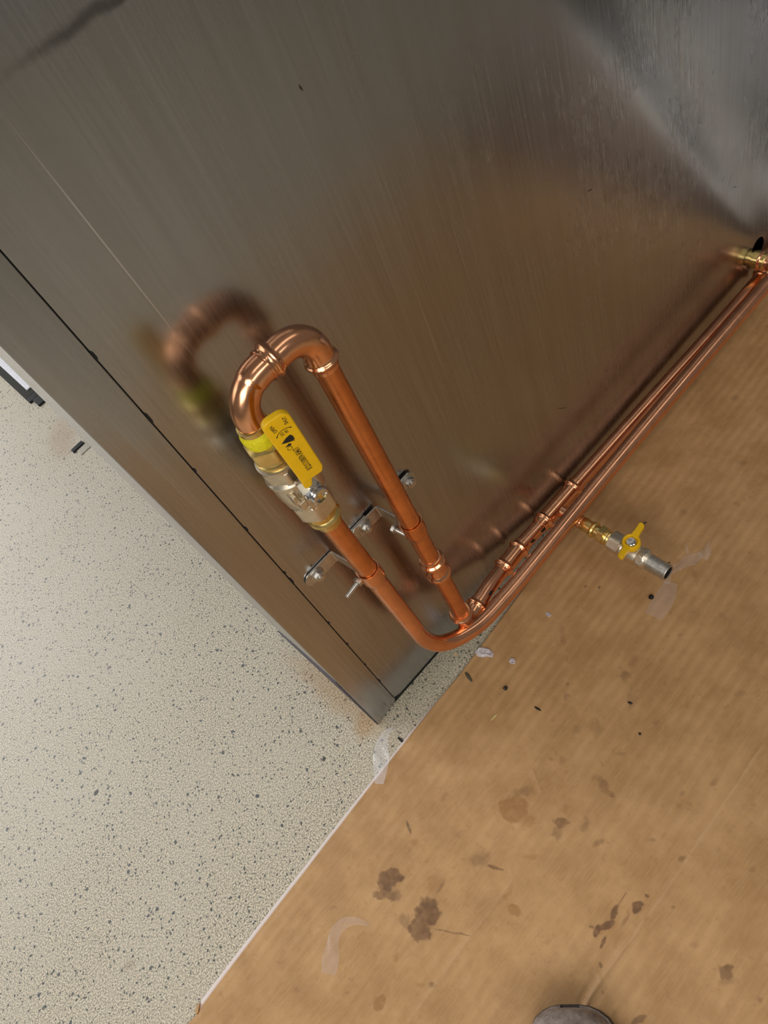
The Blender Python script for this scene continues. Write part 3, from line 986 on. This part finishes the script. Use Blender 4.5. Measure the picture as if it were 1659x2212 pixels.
lettering('8122 0 2100KPA AS4617', 0.0012, 0.0325, 0.0078, 0.49, 0.0, grip, 0.95)
lettering('SHUT', 0.0072, 0.0882, 0.0048, 0.80, -0.12, grip)
lettering('OPEN', -0.0052, 0.0868, 0.0048, 0.80, 0.12, grip)
lettering('WM', 0.0040, 0.0625, 0.0036, 0.8, 0.0, grip)
lettering('LGO', -0.0015, 0.0757, 0.0042, 0.55, 0.0, grip)
lettering('1097', 0.0030, 0.0757, 0.0042, 0.55, 0.0, grip)
# flow arrow, the block logo and the ring mark
mb = MB()
def flat(pts):
    mb.add([gp(a, b, 0.0036) for a, b in pts], [tuple(range(len(pts)))])
ar = [(-0.0050 + 0.0, 0.0775)]
N = 14
arc = [(0.0010 + 0.0082 * math.cos(PI * (1.02 + 0.0) - (PI * 0.62) * i / N - 0.55), 0.0735 + 0.0065 * math.sin(PI * 1.02 - (PI * 0.62) * i / N - 0.55)) for i in range(N + 1)]
for i in range(N):
    a, b = Vector(arc[i]), Vector(arc[i + 1])
    d = (b - a).normalized()
    nn = Vector((-d.y, d.x)) * 0.00032
    flat([a - nn, b - nn, b + nn, a + nn])
for tip, q in ((arc[0], arc[1]), (arc[-1], arc[-2])):
    d = (Vector(tip) - Vector(q)).normalized()
    nn = Vector((-d.y, d.x)) * 0.0009
    a = Vector(tip)
    flat([a + d * 0.0020, a + nn, a - nn])
flat([(0.0052, 0.0670), (0.0052, 0.0625), (0.0030, 0.0610), (-0.0020, 0.0628), (-0.0068, 0.0655), (-0.0010, 0.0690), (0.0036, 0.0700)])
flat([(-0.0062, 0.0590), (-0.0015, 0.0610), (0.0006, 0.0592), (-0.0010, 0.0572), (-0.0030, 0.0580)])
for i in range(20):
    a0, a1 = 2 * PI * i / 20, 2 * PI * (i + 1) / 20
    c0 = Vector((-0.0030, 0.0548))
    r0, r1 = 0.0019, 0.0024
    flat([c0 + Vector((math.cos(a0), math.sin(a0))) * r0, c0 + Vector((math.cos(a1), math.sin(a1))) * r0, c0 + Vector((math.cos(a1), math.sin(a1))) * r1, c0 + Vector((math.cos(a0), math.sin(a0))) * r1])
mb.build('printed_marks', M_ink, grip)

# ------------------------------------------------------------------ small butterfly valve on the tee
bv = thing('ball_valve', 'small ball valve with yellow butterfly handle, pointing away from the cabinet over the cardboard', 'valve', (TX, -0.165, 0.074))
BA = Vector((-0.004, -1, -0.012))


def ly(name, mat, prof, n=60, spin=0.0, parent=bv):
    """Lathe along the branch; heights are distances out from the cabinet."""
    mb_ = MB()
    lathe(mb_, Vector((TX, 0, 0.0755)), BA, prof, n, True, spin)
    return mb_.build(name, mat, parent, 28)


ly('brass_adaptor', M_brass, [(0.072, 0.009), (0.0725, 0.0112), (0.076, 0.0118), (0.083, 0.0112), (0.090, 0.0108), (0.0915, 0.0130), (0.0945, 0.0140), (0.0975, 0.0130), (0.099, 0.0105), (0.106, 0.0105), (0.1065, 0.0145, 0.0130), (0.108, 0.0150, 0.0130), (0.1155, 0.0150, 0.0130), (0.117, 0.0143, 0.0130), (0.118, 0.0120), (0.120, 0.0132), (0.1225, 0.0120), (0.1245, 0.0132), (0.127, 0.0122), (0.129, 0.0120)], spin=0.3)
ly('valve_body', M_nickel, [(0.1285, 0.012), (0.129, 0.0172, 0.0158), (0.1305, 0.0180, 0.0158), (0.1465, 0.0180, 0.0158), (0.148, 0.0172, 0.0158), (0.149, 0.0150), (0.1515, 0.0165), (0.154, 0.0158), (0.158, 0.0172), (0.166, 0.0178), (0.174, 0.0172), (0.179, 0.0160), (0.180, 0.0150), (0.1812, 0.0150), (0.182, 0.0176, 0.0160), (0.190, 0.0176, 0.0160), (0.192, 0.0160), (0.195, 0.0140), (0.1965, 0.0128)], spin=0.24)
thr = [(0.196, 0.0120)]
for i in range(16):
    s_ = 0.1965 + i * 0.0021
    thr += [(s_, 0.0128 - 0.00003 * i), (s_ + 0.0010, 0.0137 - 0.00003 * i)]
thr += [(0.2302, 0.0126), (0.2306, 0.0118), (0.2298, 0.0102), (0.205, 0.0098), (0.204, 0.0001)]
o = ly('threaded_end', M_zinc, thr)
ly('bore', M_dark, [(0.2062, 0.0001), (0.2063, 0.0096), (0.2292, 0.00995), (0.2292, 0.0094), (0.2066, 0.0092), (0.2066, 0.0001)])
HC = Vector((TX, -0.1665, 0.074))
mb = MB()
lathe(mb, HC + Vector((0, 0, 0.012)), (0, 0, 1), [(0, 0.0098), (0.008, 0.0092), (0.012, 0.0080), (0.014, 0.0080)], 32)
mb.build('bonnet', M_nickel, bv)
mb = MB()
lathe(mb, HC + Vector((0, 0, 0.0215)), (0, 0, 1), [(0, 0.0128), (0.001, 0.0140), (0.009, 0.0140), (0.0115, 0.0130), (0.0122, 0.0118), (0.0116, 0.0098), (0.0080, 0.0090), (0.0078, 0.0001)], 48)
for s_ in (-1, 1):
    wing = rounded([(s_ * 0.008, -0.0065), (s_ * 0.020, -0.0045), (s_ * 0.033, -0.0050), (s_ * 0.0345, 0.0040), (s_ * 0.020, 0.0045), (s_ * 0.008, 0.0065)], [0, 0.004, 0.004, 0.004, 0.004, 0])
    n0 = len(wing)
    prism(mb, wing, lambda a, b, t_: HC + Vector((a, b + a * 0.10, 0.0250 + t_ + abs(a) * 0.16)), -0.0010, 0.0066)
tag(mb.build('butterfly_handle', M_yellow, bv, 35, bevel=0.0009), 'yellow butterfly handle')
mb = MB()
lathe(mb, HC + Vector((0, 0, 0.0285)), (0, 0, 1), [(0, 0.0075), (0.0025, 0.0075), (0.0032, 0.0066), (0.0034, 0.0040), (0.0022, 0.0036), (0.0022, 0.0001)], 32)
mb.build('screw', M_chrome, bv)

# ------------------------------------------------------------------ pipe brackets
def bracket(name, label, x0, x1, px, y_lift, ends, bolts, stud):
    CZ = 0.406
    hw = 0.0112
    t_ = thing('pipe_bracket', label, 'bracket', (px, -0.0015, CZ), 'zinc brackets behind the copper pipes')
    w = 0.0060
    path = [Vector((x, y, 0)) for x, y in ((x0, -y_lift), (px - w - 0.004, -y_lift), (px - w, -0.0425), (px + w, -0.0425), (px + w + 0.004, -y_lift), (x1, -y_lift))]
    path = fillet(path, 0.0035, 6)
    mb_ = MB()
    nP = len(path)
    vs, fs = [], []
    T = 0.0020
    for i, p in enumerate(path):
        d = (path[min(i + 1, nP - 1)] - path[max(0, i - 1)]).normalized()
        nrm = Vector((d.y, -d.x, 0)) * T
        for zz in (-hw, hw):
            vs.append(p + Vector((0, 0, CZ + zz)))
            vs.append(p + nrm + Vector((0, 0, CZ + zz)))
    for i in range(nP - 1):
        a, b = i * 4, i * 4 + 4
        fs += [(a, a + 2, b + 2, b), (a + 1, b + 1, b + 3, a + 3), (a, b, b + 1, a + 1), (a + 2, a + 3, b + 3, b + 2)]
    fs += [(0, 1, 3, 2), (nP * 4 - 4, nP * 4 - 2, nP * 4 - 1, nP * 4 - 3)]
    mb_.add(vs, fs)
    for x, sg, rd in ends:                                   # rounded or chamfered tab ends
        ol = [(x, -hw), (x + sg * 0.003, -hw)] + ([(x + sg * (0.003 + hw * 0.95 * math.sin(a)), -hw * math.cos(a)) for a in [PI * k / 12 for k in range(1, 12)]] if rd else [(x + sg * 0.010, -hw * 0.45), (x + sg * 0.010, hw * 0.45)]) + [(x + sg * 0.003, hw), (x, hw)]
        prism(mb_, ol, lambda a, b, q: Vector((a, q, CZ + b)), -y_lift - T, -y_lift)
    mb_.build('strap', M_zinc, t_, 40, bevel=0.0004)
    for x in bolts:
        b_ = MB()
        y0 = -y_lift - T
        lathe(b_, (x, y0, CZ), (0, -1, 0), [(0, 0.0094), (0.0012, 0.0096), (0.0016, 0.0088), (0.0020, 0.0070), (0.0022, 0.0074, 0.0066), (0.0066, 0.0074, 0.0066), (0.0076, 0.0064, 0.0066), (0.0078, 0.0040), (0.0102, 0.0039), (0.0105, 0.0028)], 48)
        b_.build('bolt', M_zinc, t_, 28)
    cl = MB()
    c = Vector((px, -0.056, CZ))
    ringo = [(px + 0.0150 * math.cos(a), -0.056 + 0.0150 * math.sin(a)) for a in [PI * (0.10 + 0.80 * k / 16) for k in range(17)]]
    ringi = [(px + 0.0130 * math.cos(a), -0.056 + 0.0130 * math.sin(a)) for a in [PI * (0.90 - 0.80 * k / 16) for k in range(17)]]
    prism(cl, ringo + ringi, lambda a, b, q: Vector((a, b, CZ + q)), -hw, hw)
    cl.build('saddle', M_zinc, t_, 40)
    s_ = MB()
    p0, d, ln = stud
    pr = [(0, 0.0062, 0.0055), (0.0045, 0.0062, 0.0055), (0.0046, 0.0030)]
    for k in range(int((ln - 0.006) / 0.0016)):
        pr += [(0.006 + k * 0.0016, 0.0032), (0.0068 + k * 0.0016, 0.0027)]
    pr += [(ln, 0.0028)]
    lathe(s_, p0, d, pr, 24)
    s_.build('stud', M_zinc, t_, 50)
    return t_


bracket('a', 'zinc pipe bracket with rounded tab bolted to the steel behind the front copper pipe', 0.0715, 0.1690, 0.1185, 0.0008, [(0.0715, -1, True)], [0.0761], ((0.1035, -0.050, 0.398), (-1, -0.12, 0), 0.026))
b2 = bracket('b', 'zinc pipe bracket with a bolt on each side, behind the back copper pipe', 0.1500, 0.2440, 0.1985, 0.0032, [(0.1500, -1, False), (0.2440, 1, False)], [0.1614, 0.2426], ((0.1815, -0.034, 0.3985), (0.12, -1, 0), 0.022))
mb = MB()
for r0, r1 in ((0.0050, 0.0054),):
    for i in range(24):
        a0, a1 = 2 * PI * i / 24, 2 * PI * (i + 1) / 24
        mb.add([Vector((0.1775 + r * math.cos(a), -0.00535, 0.406 + r * math.sin(a))) for r, a in ((r0, a0), (r1, a0), (r1, a1), (r0, a1))], [(0, 1, 2, 3)])
mb.add([Vector((0.1775 + a, -0.00535, 0.406 + b)) for a, b in ((-0.003, -0.0018), (-0.0026, -0.0024), (0.003, 0.0018), (0.0026, 0.0024))], [(0, 1, 2, 3)])
mb.add([Vector((0.1775 + a, -0.00535, 0.406 + b)) for a, b in ((-0.001, 0.003), (-0.0004, 0.003), (0.001, -0.003), (0.0004, -0.003))], [(0, 1, 2, 3)])
mb.build('stamped_mark', plain('stamped_line', (0.55, 0.53, 0.5), 0.6), b2)

# ------------------------------------------------------------------ plastic film and scraps
def film(name, col, alpha, rough=0.08):
    t_ = NT(name)
    t_.bump(t_.noise(90, None, 4), 0.5, 0.003)
    t_.set(Base_Color=col, Roughness=rough, Alpha=alpha)
    t_.b.inputs['Specular IOR Level'].default_value = 0.9
    return t_.m


M_film = film('clear_film', (0.86, 0.80, 0.80), 0.15)
M_glossfilm = film('glossy_clear_film', (0.95, 0.96, 1.0), 0.30, 0.04)
M_scrap = film('milky_film', (0.84, 0.79, 0.84), 0.75, 0.25)
TOP = 0.0064


def ribbon(mb_, pts, widths, crumple=0.0, nw=6, seed=0, twist=None, lift=0.0):
    P = smooth_path(pts, 0.003)
    rnd = random.Random(seed)
    ph = [rnd.uniform(0, 6.28) for _ in range(6)]
    vs, fs = [], []
    N_ = len(P)
    for i, p in enumerate(P):
        d = (P[min(i + 1, N_ - 1)] - P[max(0, i - 1)]).normalized()
        f = i / (N_ - 1) * (len(widths) - 1)
        k = min(int(f), len(widths) - 2)
        w = widths[k] + (widths[k + 1] - widths[k]) * (f - k)
        side = d.cross(Vector((0, 0, 1))).normalized()
        up = side.cross(d)
        tw = twist(i / (N_ - 1)) if twist else 0
        sd = side * math.cos(tw) + up * math.sin(tw)
        for j in range(nw + 1):
            q = j / nw - 0.5
            z = crumple * (0.5 + 0.5 * math.sin(q * 7 + i * 0.55 + ph[0])) * (0.5 + 0.5 * math.sin(i * 0.31 + ph[1]))
            vs.append(p + sd * (w * q) + Vector((0, 0, z + lift)))
    for i in range(N_ - 1):
        for j in range(nw):
            a = i * (nw + 1) + j
            fs.append((a, a + 1, a + nw + 2, a + nw + 1))
    mb_.add(vs, fs)
    return mb_


def single(mb_, name, mat, label, cat, loc, sharp=60, bevel=0, group=None):
    o_ = mb_.build(name, mat, None, sharp, bevel, loc)
    return tag(o_, label, cat, group)


mb = MB()
ribbon(mb, [(0.4625, -0.2195, TOP + 0.006), (0.480, -0.2110, TOP + 0.004), (0.5000, -0.2160, TOP + 0.002), (0.5190, -0.2235, TOP + 0.003), (0.5385, -0.2330, TOP + 0.001)], [0.010, 0.014, 0.012, 0.022, 0.008], 0.005, 8, 1)
ribbon(mb, [(0.5330, -0.2350, TOP + 0.001), (0.545, -0.236, TOP + 0.005), (0.5600, -0.2310, TOP + 0.004), (0.567, -0.229, TOP)], [0.018, 0.014, 0.008, 0.002], 0.006, 6, 2)
ribbon(mb, [(0.528, -0.214, TOP + 0.002), (0.536, -0.206, TOP + 0.004), (0.544, -0.2000, TOP + 0.001)], [0.004, 0.003, 0.001], 0.003, 4, 3)
single(mb, 'plastic_film', M_film, 'crumpled clear plastic film beyond the open end of the small valve', 'plastic', (0.505, -0.219, 0.006))
mb = MB()
ribbon(mb, [(0.4700, -0.2220, TOP + 0.002), (0.4560, -0.2260, TOP + 0.0015), (0.4380, -0.2300, TOP), (0.4060, -0.2335, TOP)], [0.020, 0.029, 0.031, 0.028], 0.0012, 8, 5)
single(mb, 'tape_strip', M_film, 'flat strip of clear tape on the cardboard under the small valve outlet', 'tape', (0.44, -0.23, 0.006))
mb = MB()
ribbon(mb, [(-0.2130, -0.1960, TOP), (-0.2210, -0.1810, TOP + 0.001), (-0.2340, -0.1690, TOP + 0.002), (-0.2500, -0.1660, TOP + 0.003), (-0.2640, -0.1720, TOP + 0.002), (-0.2790, -0.1840, TOP + 0.002), (-0.2960, -0.1955, TOP)], [0.004, 0.009, 0.015, 0.017, 0.018, 0.027, 0.022], 0.003, 8, 7)
single(mb, 'plastic_film', M_film, 'curved clear plastic film on the cardboard left of the two dark stains', 'plastic', (-0.25, -0.18, 0.006))
mb = MB()
ribbon(mb, [(0.0105, -0.0235, 0.001), (-0.001, -0.0215, 0.006), (-0.0160, -0.0280, 0.011), (-0.0340, -0.0440, 0.012), (-0.0520, -0.0590, 0.011), (-0.066, -0.070, 0.0085)], [0.006, 0.014, 0.023, 0.027, 0.024, 0.014], 0.003, 10, 9)
single(mb, 'plastic_curl', M_glossfilm, 'shiny clear plastic curl on the floor at the cardboard edge below the cabinet corner', 'plastic', (-0.03, -0.04, 0.0))
mb = MB()
box(mb, (0.0035, -0.0400, 0.0), (0.0070, -0.0500, 0.003))
single(mb, 'rubber_chip', M_black, 'small black chip at the cardboard edge beside the clear plastic curl', 'debris', (0.005, -0.045, 0), 30, 0.0006)


def scrap(pts, z0, amp, label, seed, mat=None, name='plastic_scrap'):
    mb_ = MB()
    rnd = random.Random(seed)
    c = Vector((sum(p[0] for p in pts) / len(pts), sum(p[1] for p in pts) / len(pts), z0))
    rings = 5
    vs = [c + Vector((0, 0, amp))]
    fs = []
    n_ = len(pts)
    for k in range(1, rings + 1):
        for p in pts:
            q = Vector((p[0], p[1], z0))
            vs.append(c + (q - c) * (k / rings) + Vector((0, 0, amp * rnd.random() * (1.3 if k < rings else 0.5))))
    for i in range(n_):
        fs.append((0, 1 + i, 1 + (i + 1) % n_))
    for k in range(rings - 1):
        for i in range(n_):
            a, b = 1 + k * n_ + i, 1 + k * n_ + (i + 1) % n_
            fs.append((a, a + n_, b + n_, b))
    mb_.add(vs, fs)
    return single(mb_, name, mat or M_scrap, label, 'plastic', tuple(c), 50)


def near_blob(cx, cy, pts):
    return [(cx + a * 0.001, cy + b * 0.001) for a, b in pts]


scrap(near_blob(0.1985, -0.0590, [(-9, 12), (0, 14), (6, 9), (8, 2), (11, -6), (8, -14), (2, -17), (-2, -9), (-8, -4), (-12, 4)]), TOP, 0.004, 'torn whitish plastic scrap at the cardboard edge below the pipe bend', 3)
scrap(near_blob(0.2155, -0.1060, [(-4, 5), (2, 7), (5, 1), (3, -4), (-2, -5), (-5, 0)]), TOP, 0.003, 'tiny white plastic scrap on the cardboard right of the torn scrap', 6)
scrap(near_blob(0.3135, -0.1010, [(-3, 5), (2, 6), (4, 1), (2, -4), (-3, -4)]), TOP, 0.002, 'tiny pale plastic fleck on the cardboard between the pipe bend and the small valve', 8)


def pebble(x, y, r, mat, label, seed, sq=0.8, name='grit', cat='debris', st=(1, 1), ang=0.0):
    bm = bmesh.new()
    bmesh.ops.create_icosphere(bm, subdivisions=2, radius=1)
    rnd = random.Random(seed)
    off = rnd.uniform(0, 50)
    ca, sa = math.cos(ang), math.sin(ang)
    vs = []
    for v_ in bm.verts:
        k = 1 + 0.35 * noise.noise(v_.co * 1.4 + Vector((off, 0, 0)))
        a, b = v_.co.x * k * r * st[0], v_.co.y * k * r * st[1]
        vs.append(Vector((x + a * ca - b * sa, y + a * sa + b * ca, 0.006 + r * sq * 0.8 + v_.co.z * k * r * sq)))
    fs = [tuple(v_.index for v_ in f.verts) for f in bm.faces]
    bm.free()
    mb_ = MB()
    mb_.add(vs, fs)
    return single(mb_, name, mat, label, cat, (x, y, 0.006), 40)


M_grit = plain('black_grit', (0.012, 0.010, 0.008), 0.5, 0.3)
M_grey = plain('dull_shaving', (0.10, 0.09, 0.055), 0.5, 0.3)
M_splint = plain('brass_shaving', (0.72, 0.60, 0.22), 0.35, 0.2)
pebble(0.4318, -0.2124, 0.0042, M_grit, 'black grit lump on the cardboard below the open end of the small valve', 1)
pebble(0.1737, -0.1258, 0.0036, M_grit, 'black grit lump on the cardboard below the torn whitish scrap', 2)
pebble(0.4965, -0.2000, 0.0022, M_grit, 'black grit speck beside the crumpled film', 3, st=(1.2, 0.8))
pebble(0.1515, -0.0660, 0.0030, M_grey, 'dark grey-green shaving near the cardboard edge below the pipe bend', 4, 0.5, 'metal_shaving', st=(0.9, 3.4), ang=-0.25)
pebble(0.1795, -0.1855, 0.0016, M_grit, 'thin black shaving curved on the cardboard right of the brass splinter', 5, 0.6, 'metal_shaving', st=(1.0, 3.8), ang=0.1)
pebble(0.1273, -0.1410, 0.0016, M_splint, 'pale brass splinter lying on the cardboard', 6, 0.5, 'metal_shaving', st=(4.6, 0.9), ang=-0.06)
pebble(0.5378, -0.1250, 0.0015, M_grey, 'dark shaving on the cardboard above the butterfly handle', 7, 0.5, 'metal_shaving', st=(4.2, 1.2), ang=-0.25)
pebble(0.2710, -0.2865, 0.0015, M_grit, 'small black shaving on the cardboard in the middle of a pale round stain', 9, 0.6, 'metal_shaving', st=(1.0, 2.4), ang=0.3)
pebble(0.2415, -0.3235, 0.0018, M_grit, 'small dark crumb on the cardboard below the pale round stain', 10, 0.7)

# ------------------------------------------------------------------ things far behind on the floor
M_olive = plain('dark_olive_paint', (0.025, 0.024, 0.017), 0.8)
M_pale = plain('pale_plastic', (0.50, 0.46, 0.37), 0.6)
M_white = plain('white_paint', (0.85, 0.86, 0.9), 0.4)
rail = thing('floor_rail', 'dark rail with white strip on the floor far behind the cabinet end', 'rail', (0.0, 1.42, 0))
mb = MB()
box(mb, (-0.0075, 1.43, 0.0), (0.05, 2.3, 0.006))
mb.build('rail_body', M_olive, rail, bevel=0.001)
mb = MB()
box(mb, (0.0125, 1.455, 0.006), (0.05, 2.3, 0.010))
mb.build('white_strip', M_white, rail, bevel=0.001)
mb = MB()
box(mb, (-0.0075, 1.405, 0.0), (0.035, 1.43, 0.006))
box(mb, (0.003, 1.365, 0.0), (0.035, 1.405, 0.006))
mb.build('rubber_foot', M_black, rail, bevel=0.002)
mb = MB()
box(mb, (-0.0225, 1.108, 0.0), (0.012, 1.122, 0.005))
single(mb, 'rubber_strip', M_black, 'short black rubber strip on the floor beside the cabinet end', 'strip', (-0.003, 1.135, 0), 30, 0.001)
mb = MB()
box(mb, (-0.014, 1.082, 0.0), (0.018, 1.107, 0.002))
single(mb, 'plastic_spacer', M_pale, 'pale beige block on the floor touching the black rubber strip', 'block', (0.0, 1.11, 0), 30, 0.001)

# pale plank added out of view, so its mirror image makes the steel's streak
M_prop = plain('white_prop', (0.86, 0.83, 0.78), 0.45, 0.1, 60, 0.95)
mb = MB()
prism(mb, [(1.270, -0.055), (1.335, -0.055), (2.03, -1.06), (1.965, -1.09)], lambda a, b, q: Vector((a, b, q)), 0.0, 0.016)
single(mb, 'prop', M_prop, 'white plank beyond the right end of the cardboard, added for its streak in the steel', 'prop', (1.6, -0.55, 0), 30, 0.001)

mb = MB()  # grey mat added out of view, darkens the mirror image beside the streak
prism(mb, [(1.350, -0.03), (2.9, -0.02), (2.9, -1.3), (2.20, -1.28)], lambda a, b, q: Vector((a, b, q)), 0.0, 0.005)
single(mb, 'added_mat', plain('grey_added_mat', (0.10, 0.097, 0.094), 0.85, 0.2), 'flat grey mat added for its dark reflection to the right of the white plank', 'mat', (2.2, -0.6, 0), 30, 0.0006)

mb = MB()  # brown mat added out of view, keeps the steel dark left of the streak
prism(mb, [(1.245, -0.06), (1.258, -0.06), (1.925, -1.06), (1.245, -1.06)], lambda a, b, q: Vector((a, b, q)), 0.0, 0.005)
single(mb, 'added_mat', plain('brown_added_mat', (0.17, 0.115, 0.08), 0.8, 0.2), 'dark brown mat added for its dark reflection between the cardboard and the white plank', 'mat', (1.45, -0.7, 0), 30, 0.0006)

# ------------------------------------------------------------------ work boot at the bottom of the picture
boot = thing('work_boot', 'toe of a worn grey-brown leather work boot standing on the cardboard', 'boot', (-0.20, -0.567, 0.006))
FW = Vector((0.71, 0.704, 0)).normalized()
LT = Vector((FW.y, -FW.x, 0))
TIP = Vector((-0.0905, -0.4565, 0.006))


def bp(s, l_, z):
    return TIP - FW * s + LT * l_ + Vector((0, 0, z))


t = NT('worn_leather')
cr1 = t.noise(55, None, 6, 0.7)
cr2 = t.noise(190, None, 4, 0.6)
base = t.mix(t.ramp(cr1, 0.3, 0.7), (0.16, 0.125, 0.10), (0.34, 0.285, 0.25))
base = t.mix(t.ramp(cr2, 0.60, 0.72, 0, 0.8), base, (0.05, 0.038, 0.03))
t.bump(t.math('ADD', cr1, t.math('MULTIPLY', cr2, 0.4)), 0.6, 0.003)
M_leather = t.set(Base_Color=base, Roughness=0.6)
M_rubber = plain('boot_rubber', (0.05, 0.045, 0.042), 0.65, 0.3, 90, 0.6)


def loft(mb_, sec, nang=28):
    """sec: (s, half width, base z, top z, squareness)."""
    vs, fs = [], []
    for s, w, zb, zt, q in sec:
        zc, hh = (zb + zt) / 2, (zt - zb) / 2
        for k in range(nang):
            a = 2 * PI * k / nang
            ca, sa = math.cos(a), math.sin(a)
            e_ = 2 / q
            vs.append(bp(s, w * math.copysign(abs(ca) ** e_, ca), zc + hh * math.copysign(abs(sa) ** (e_ if sa < 0 else 1.0), sa)))
    for i in range(len(sec) - 1):
        for k in range(nang):
            j = (k + 1) % nang
            fs.append((i * nang + k, i * nang + j, (i + 1) * nang + j, (i + 1) * nang + k))
    fs.append(tuple(reversed(range(nang))))
    fs.append(tuple(range((len(sec) - 1) * nang, len(sec) * nang)))
    mb_.add(vs, fs)
    return mb_


mb = MB()
loft(mb, [(0.004, 0.014, 0.022, 0.050, 2.6), (0.006, 0.026, 0.020, 0.060, 2.6), (0.011, 0.036, 0.020, 0.067, 2.6), (0.020, 0.044, 0.020, 0.073, 2.6), (0.035, 0.049, 0.020, 0.077, 2.6), (0.060, 0.0505, 0.020, 0.079, 2.6),
          (0.075, 0.0505, 0.020, 0.079, 2.6), (0.10, 0.049, 0.020, 0.086, 2.5), (0.13, 0.045, 0.020, 0.100, 2.4), (0.16, 0.041, 0.020, 0.120, 2.3), (0.19, 0.038, 0.020, 0.140, 2.3), (0.22, 0.036, 0.020, 0.150, 2.3), (0.26, 0.036, 0.020, 0.150, 2.3), (0.285, 0.031, 0.020, 0.146, 2.3), (0.298, 0.018, 0.025, 0.13, 2.2)])
mb.build('upper', M_leather, boot, 60)
sole_out = []
W = [(0.0, 0.012), (0.002, 0.024), (0.006, 0.034), (0.013, 0.044), (0.024, 0.051), (0.045, 0.055), (0.08, 0.0555), (0.12, 0.050), (0.16, 0.044), (0.20, 0.041), (0.25, 0.041), (0.285, 0.036), (0.300, 0.022)]
sole_out = [(s, w) for s, w in W] + [(s, -w) for s, w in reversed(W)]
mb = MB()
prism(mb, sole_out, lambda a, b, q: bp(a, b, q), 0.0, 0.026)
mb.build('sole', M_rubber, boot, 40, bevel=0.003)
# welt seam and toe-cap edge
mb = MB()
def up_sec(s, f=1.0):
    return None
tube(mb, [bp(0.040, 0.0485 * math.cos(a), 0.0205 + 0.0575 * max(0, math.sin(a)) ** 1.0) + Vector((0, 0, 0.0005)) for a in [PI * k / 24 for k in range(25)]], 0.0016, 10)
mb.build('toe_seam', M_rubber, boot)
mb = MB()
tube(mb, [bp(s + 0.003, w * 0.955, 0.027) for s, w in W] + [bp(s + 0.003, -w * 0.955, 0.027) for s, w in reversed(W)], 0.0022, 8)
mb.build('welt', M_leather, boot)
mb = MB()
vs, fs = [], []
for i, (z, rx, ry, cx_) in enumerate(((0.10, 0.050, 0.036, 0.245), (0.14, 0.050, 0.037, 0.243), (0.18, 0.049, 0.040, 0.242), (0.22, 0.052, 0.045, 0.242), (0.225, 0.050, 0.043, 0.242), (0.20, 0.043, 0.035, 0.242), (0.15, 0.043, 0.030, 0.242))):
    for k in range(28):
        a = 2 * PI * k / 28
        vs.append(bp(cx_ + rx * math.cos(a), ry * math.sin(a), z))
for i in range(6):
    for k in range(28):
        j = (k + 1) % 28
        fs.append((i * 28 + k, i * 28 + j, i * 28 + 28 + j, i * 28 + 28 + k))
mb.add(vs, fs)
mb.build('collar', M_leather, boot, 60)
for k in range(4):
    s_ = 0.115 + k * 0.022
    zt = 0.093 + k * 0.0125 + 0.004
    mb = MB()
    tube(mb, smooth_path([bp(s_, -0.024, zt - 0.012), bp(s_ + 0.003, 0, zt + 0.003), bp(s_ + 0.006, 0.024, zt - 0.006)], 0.004), 0.0022, 8)
    mb.build('lace', M_rubber, boot)
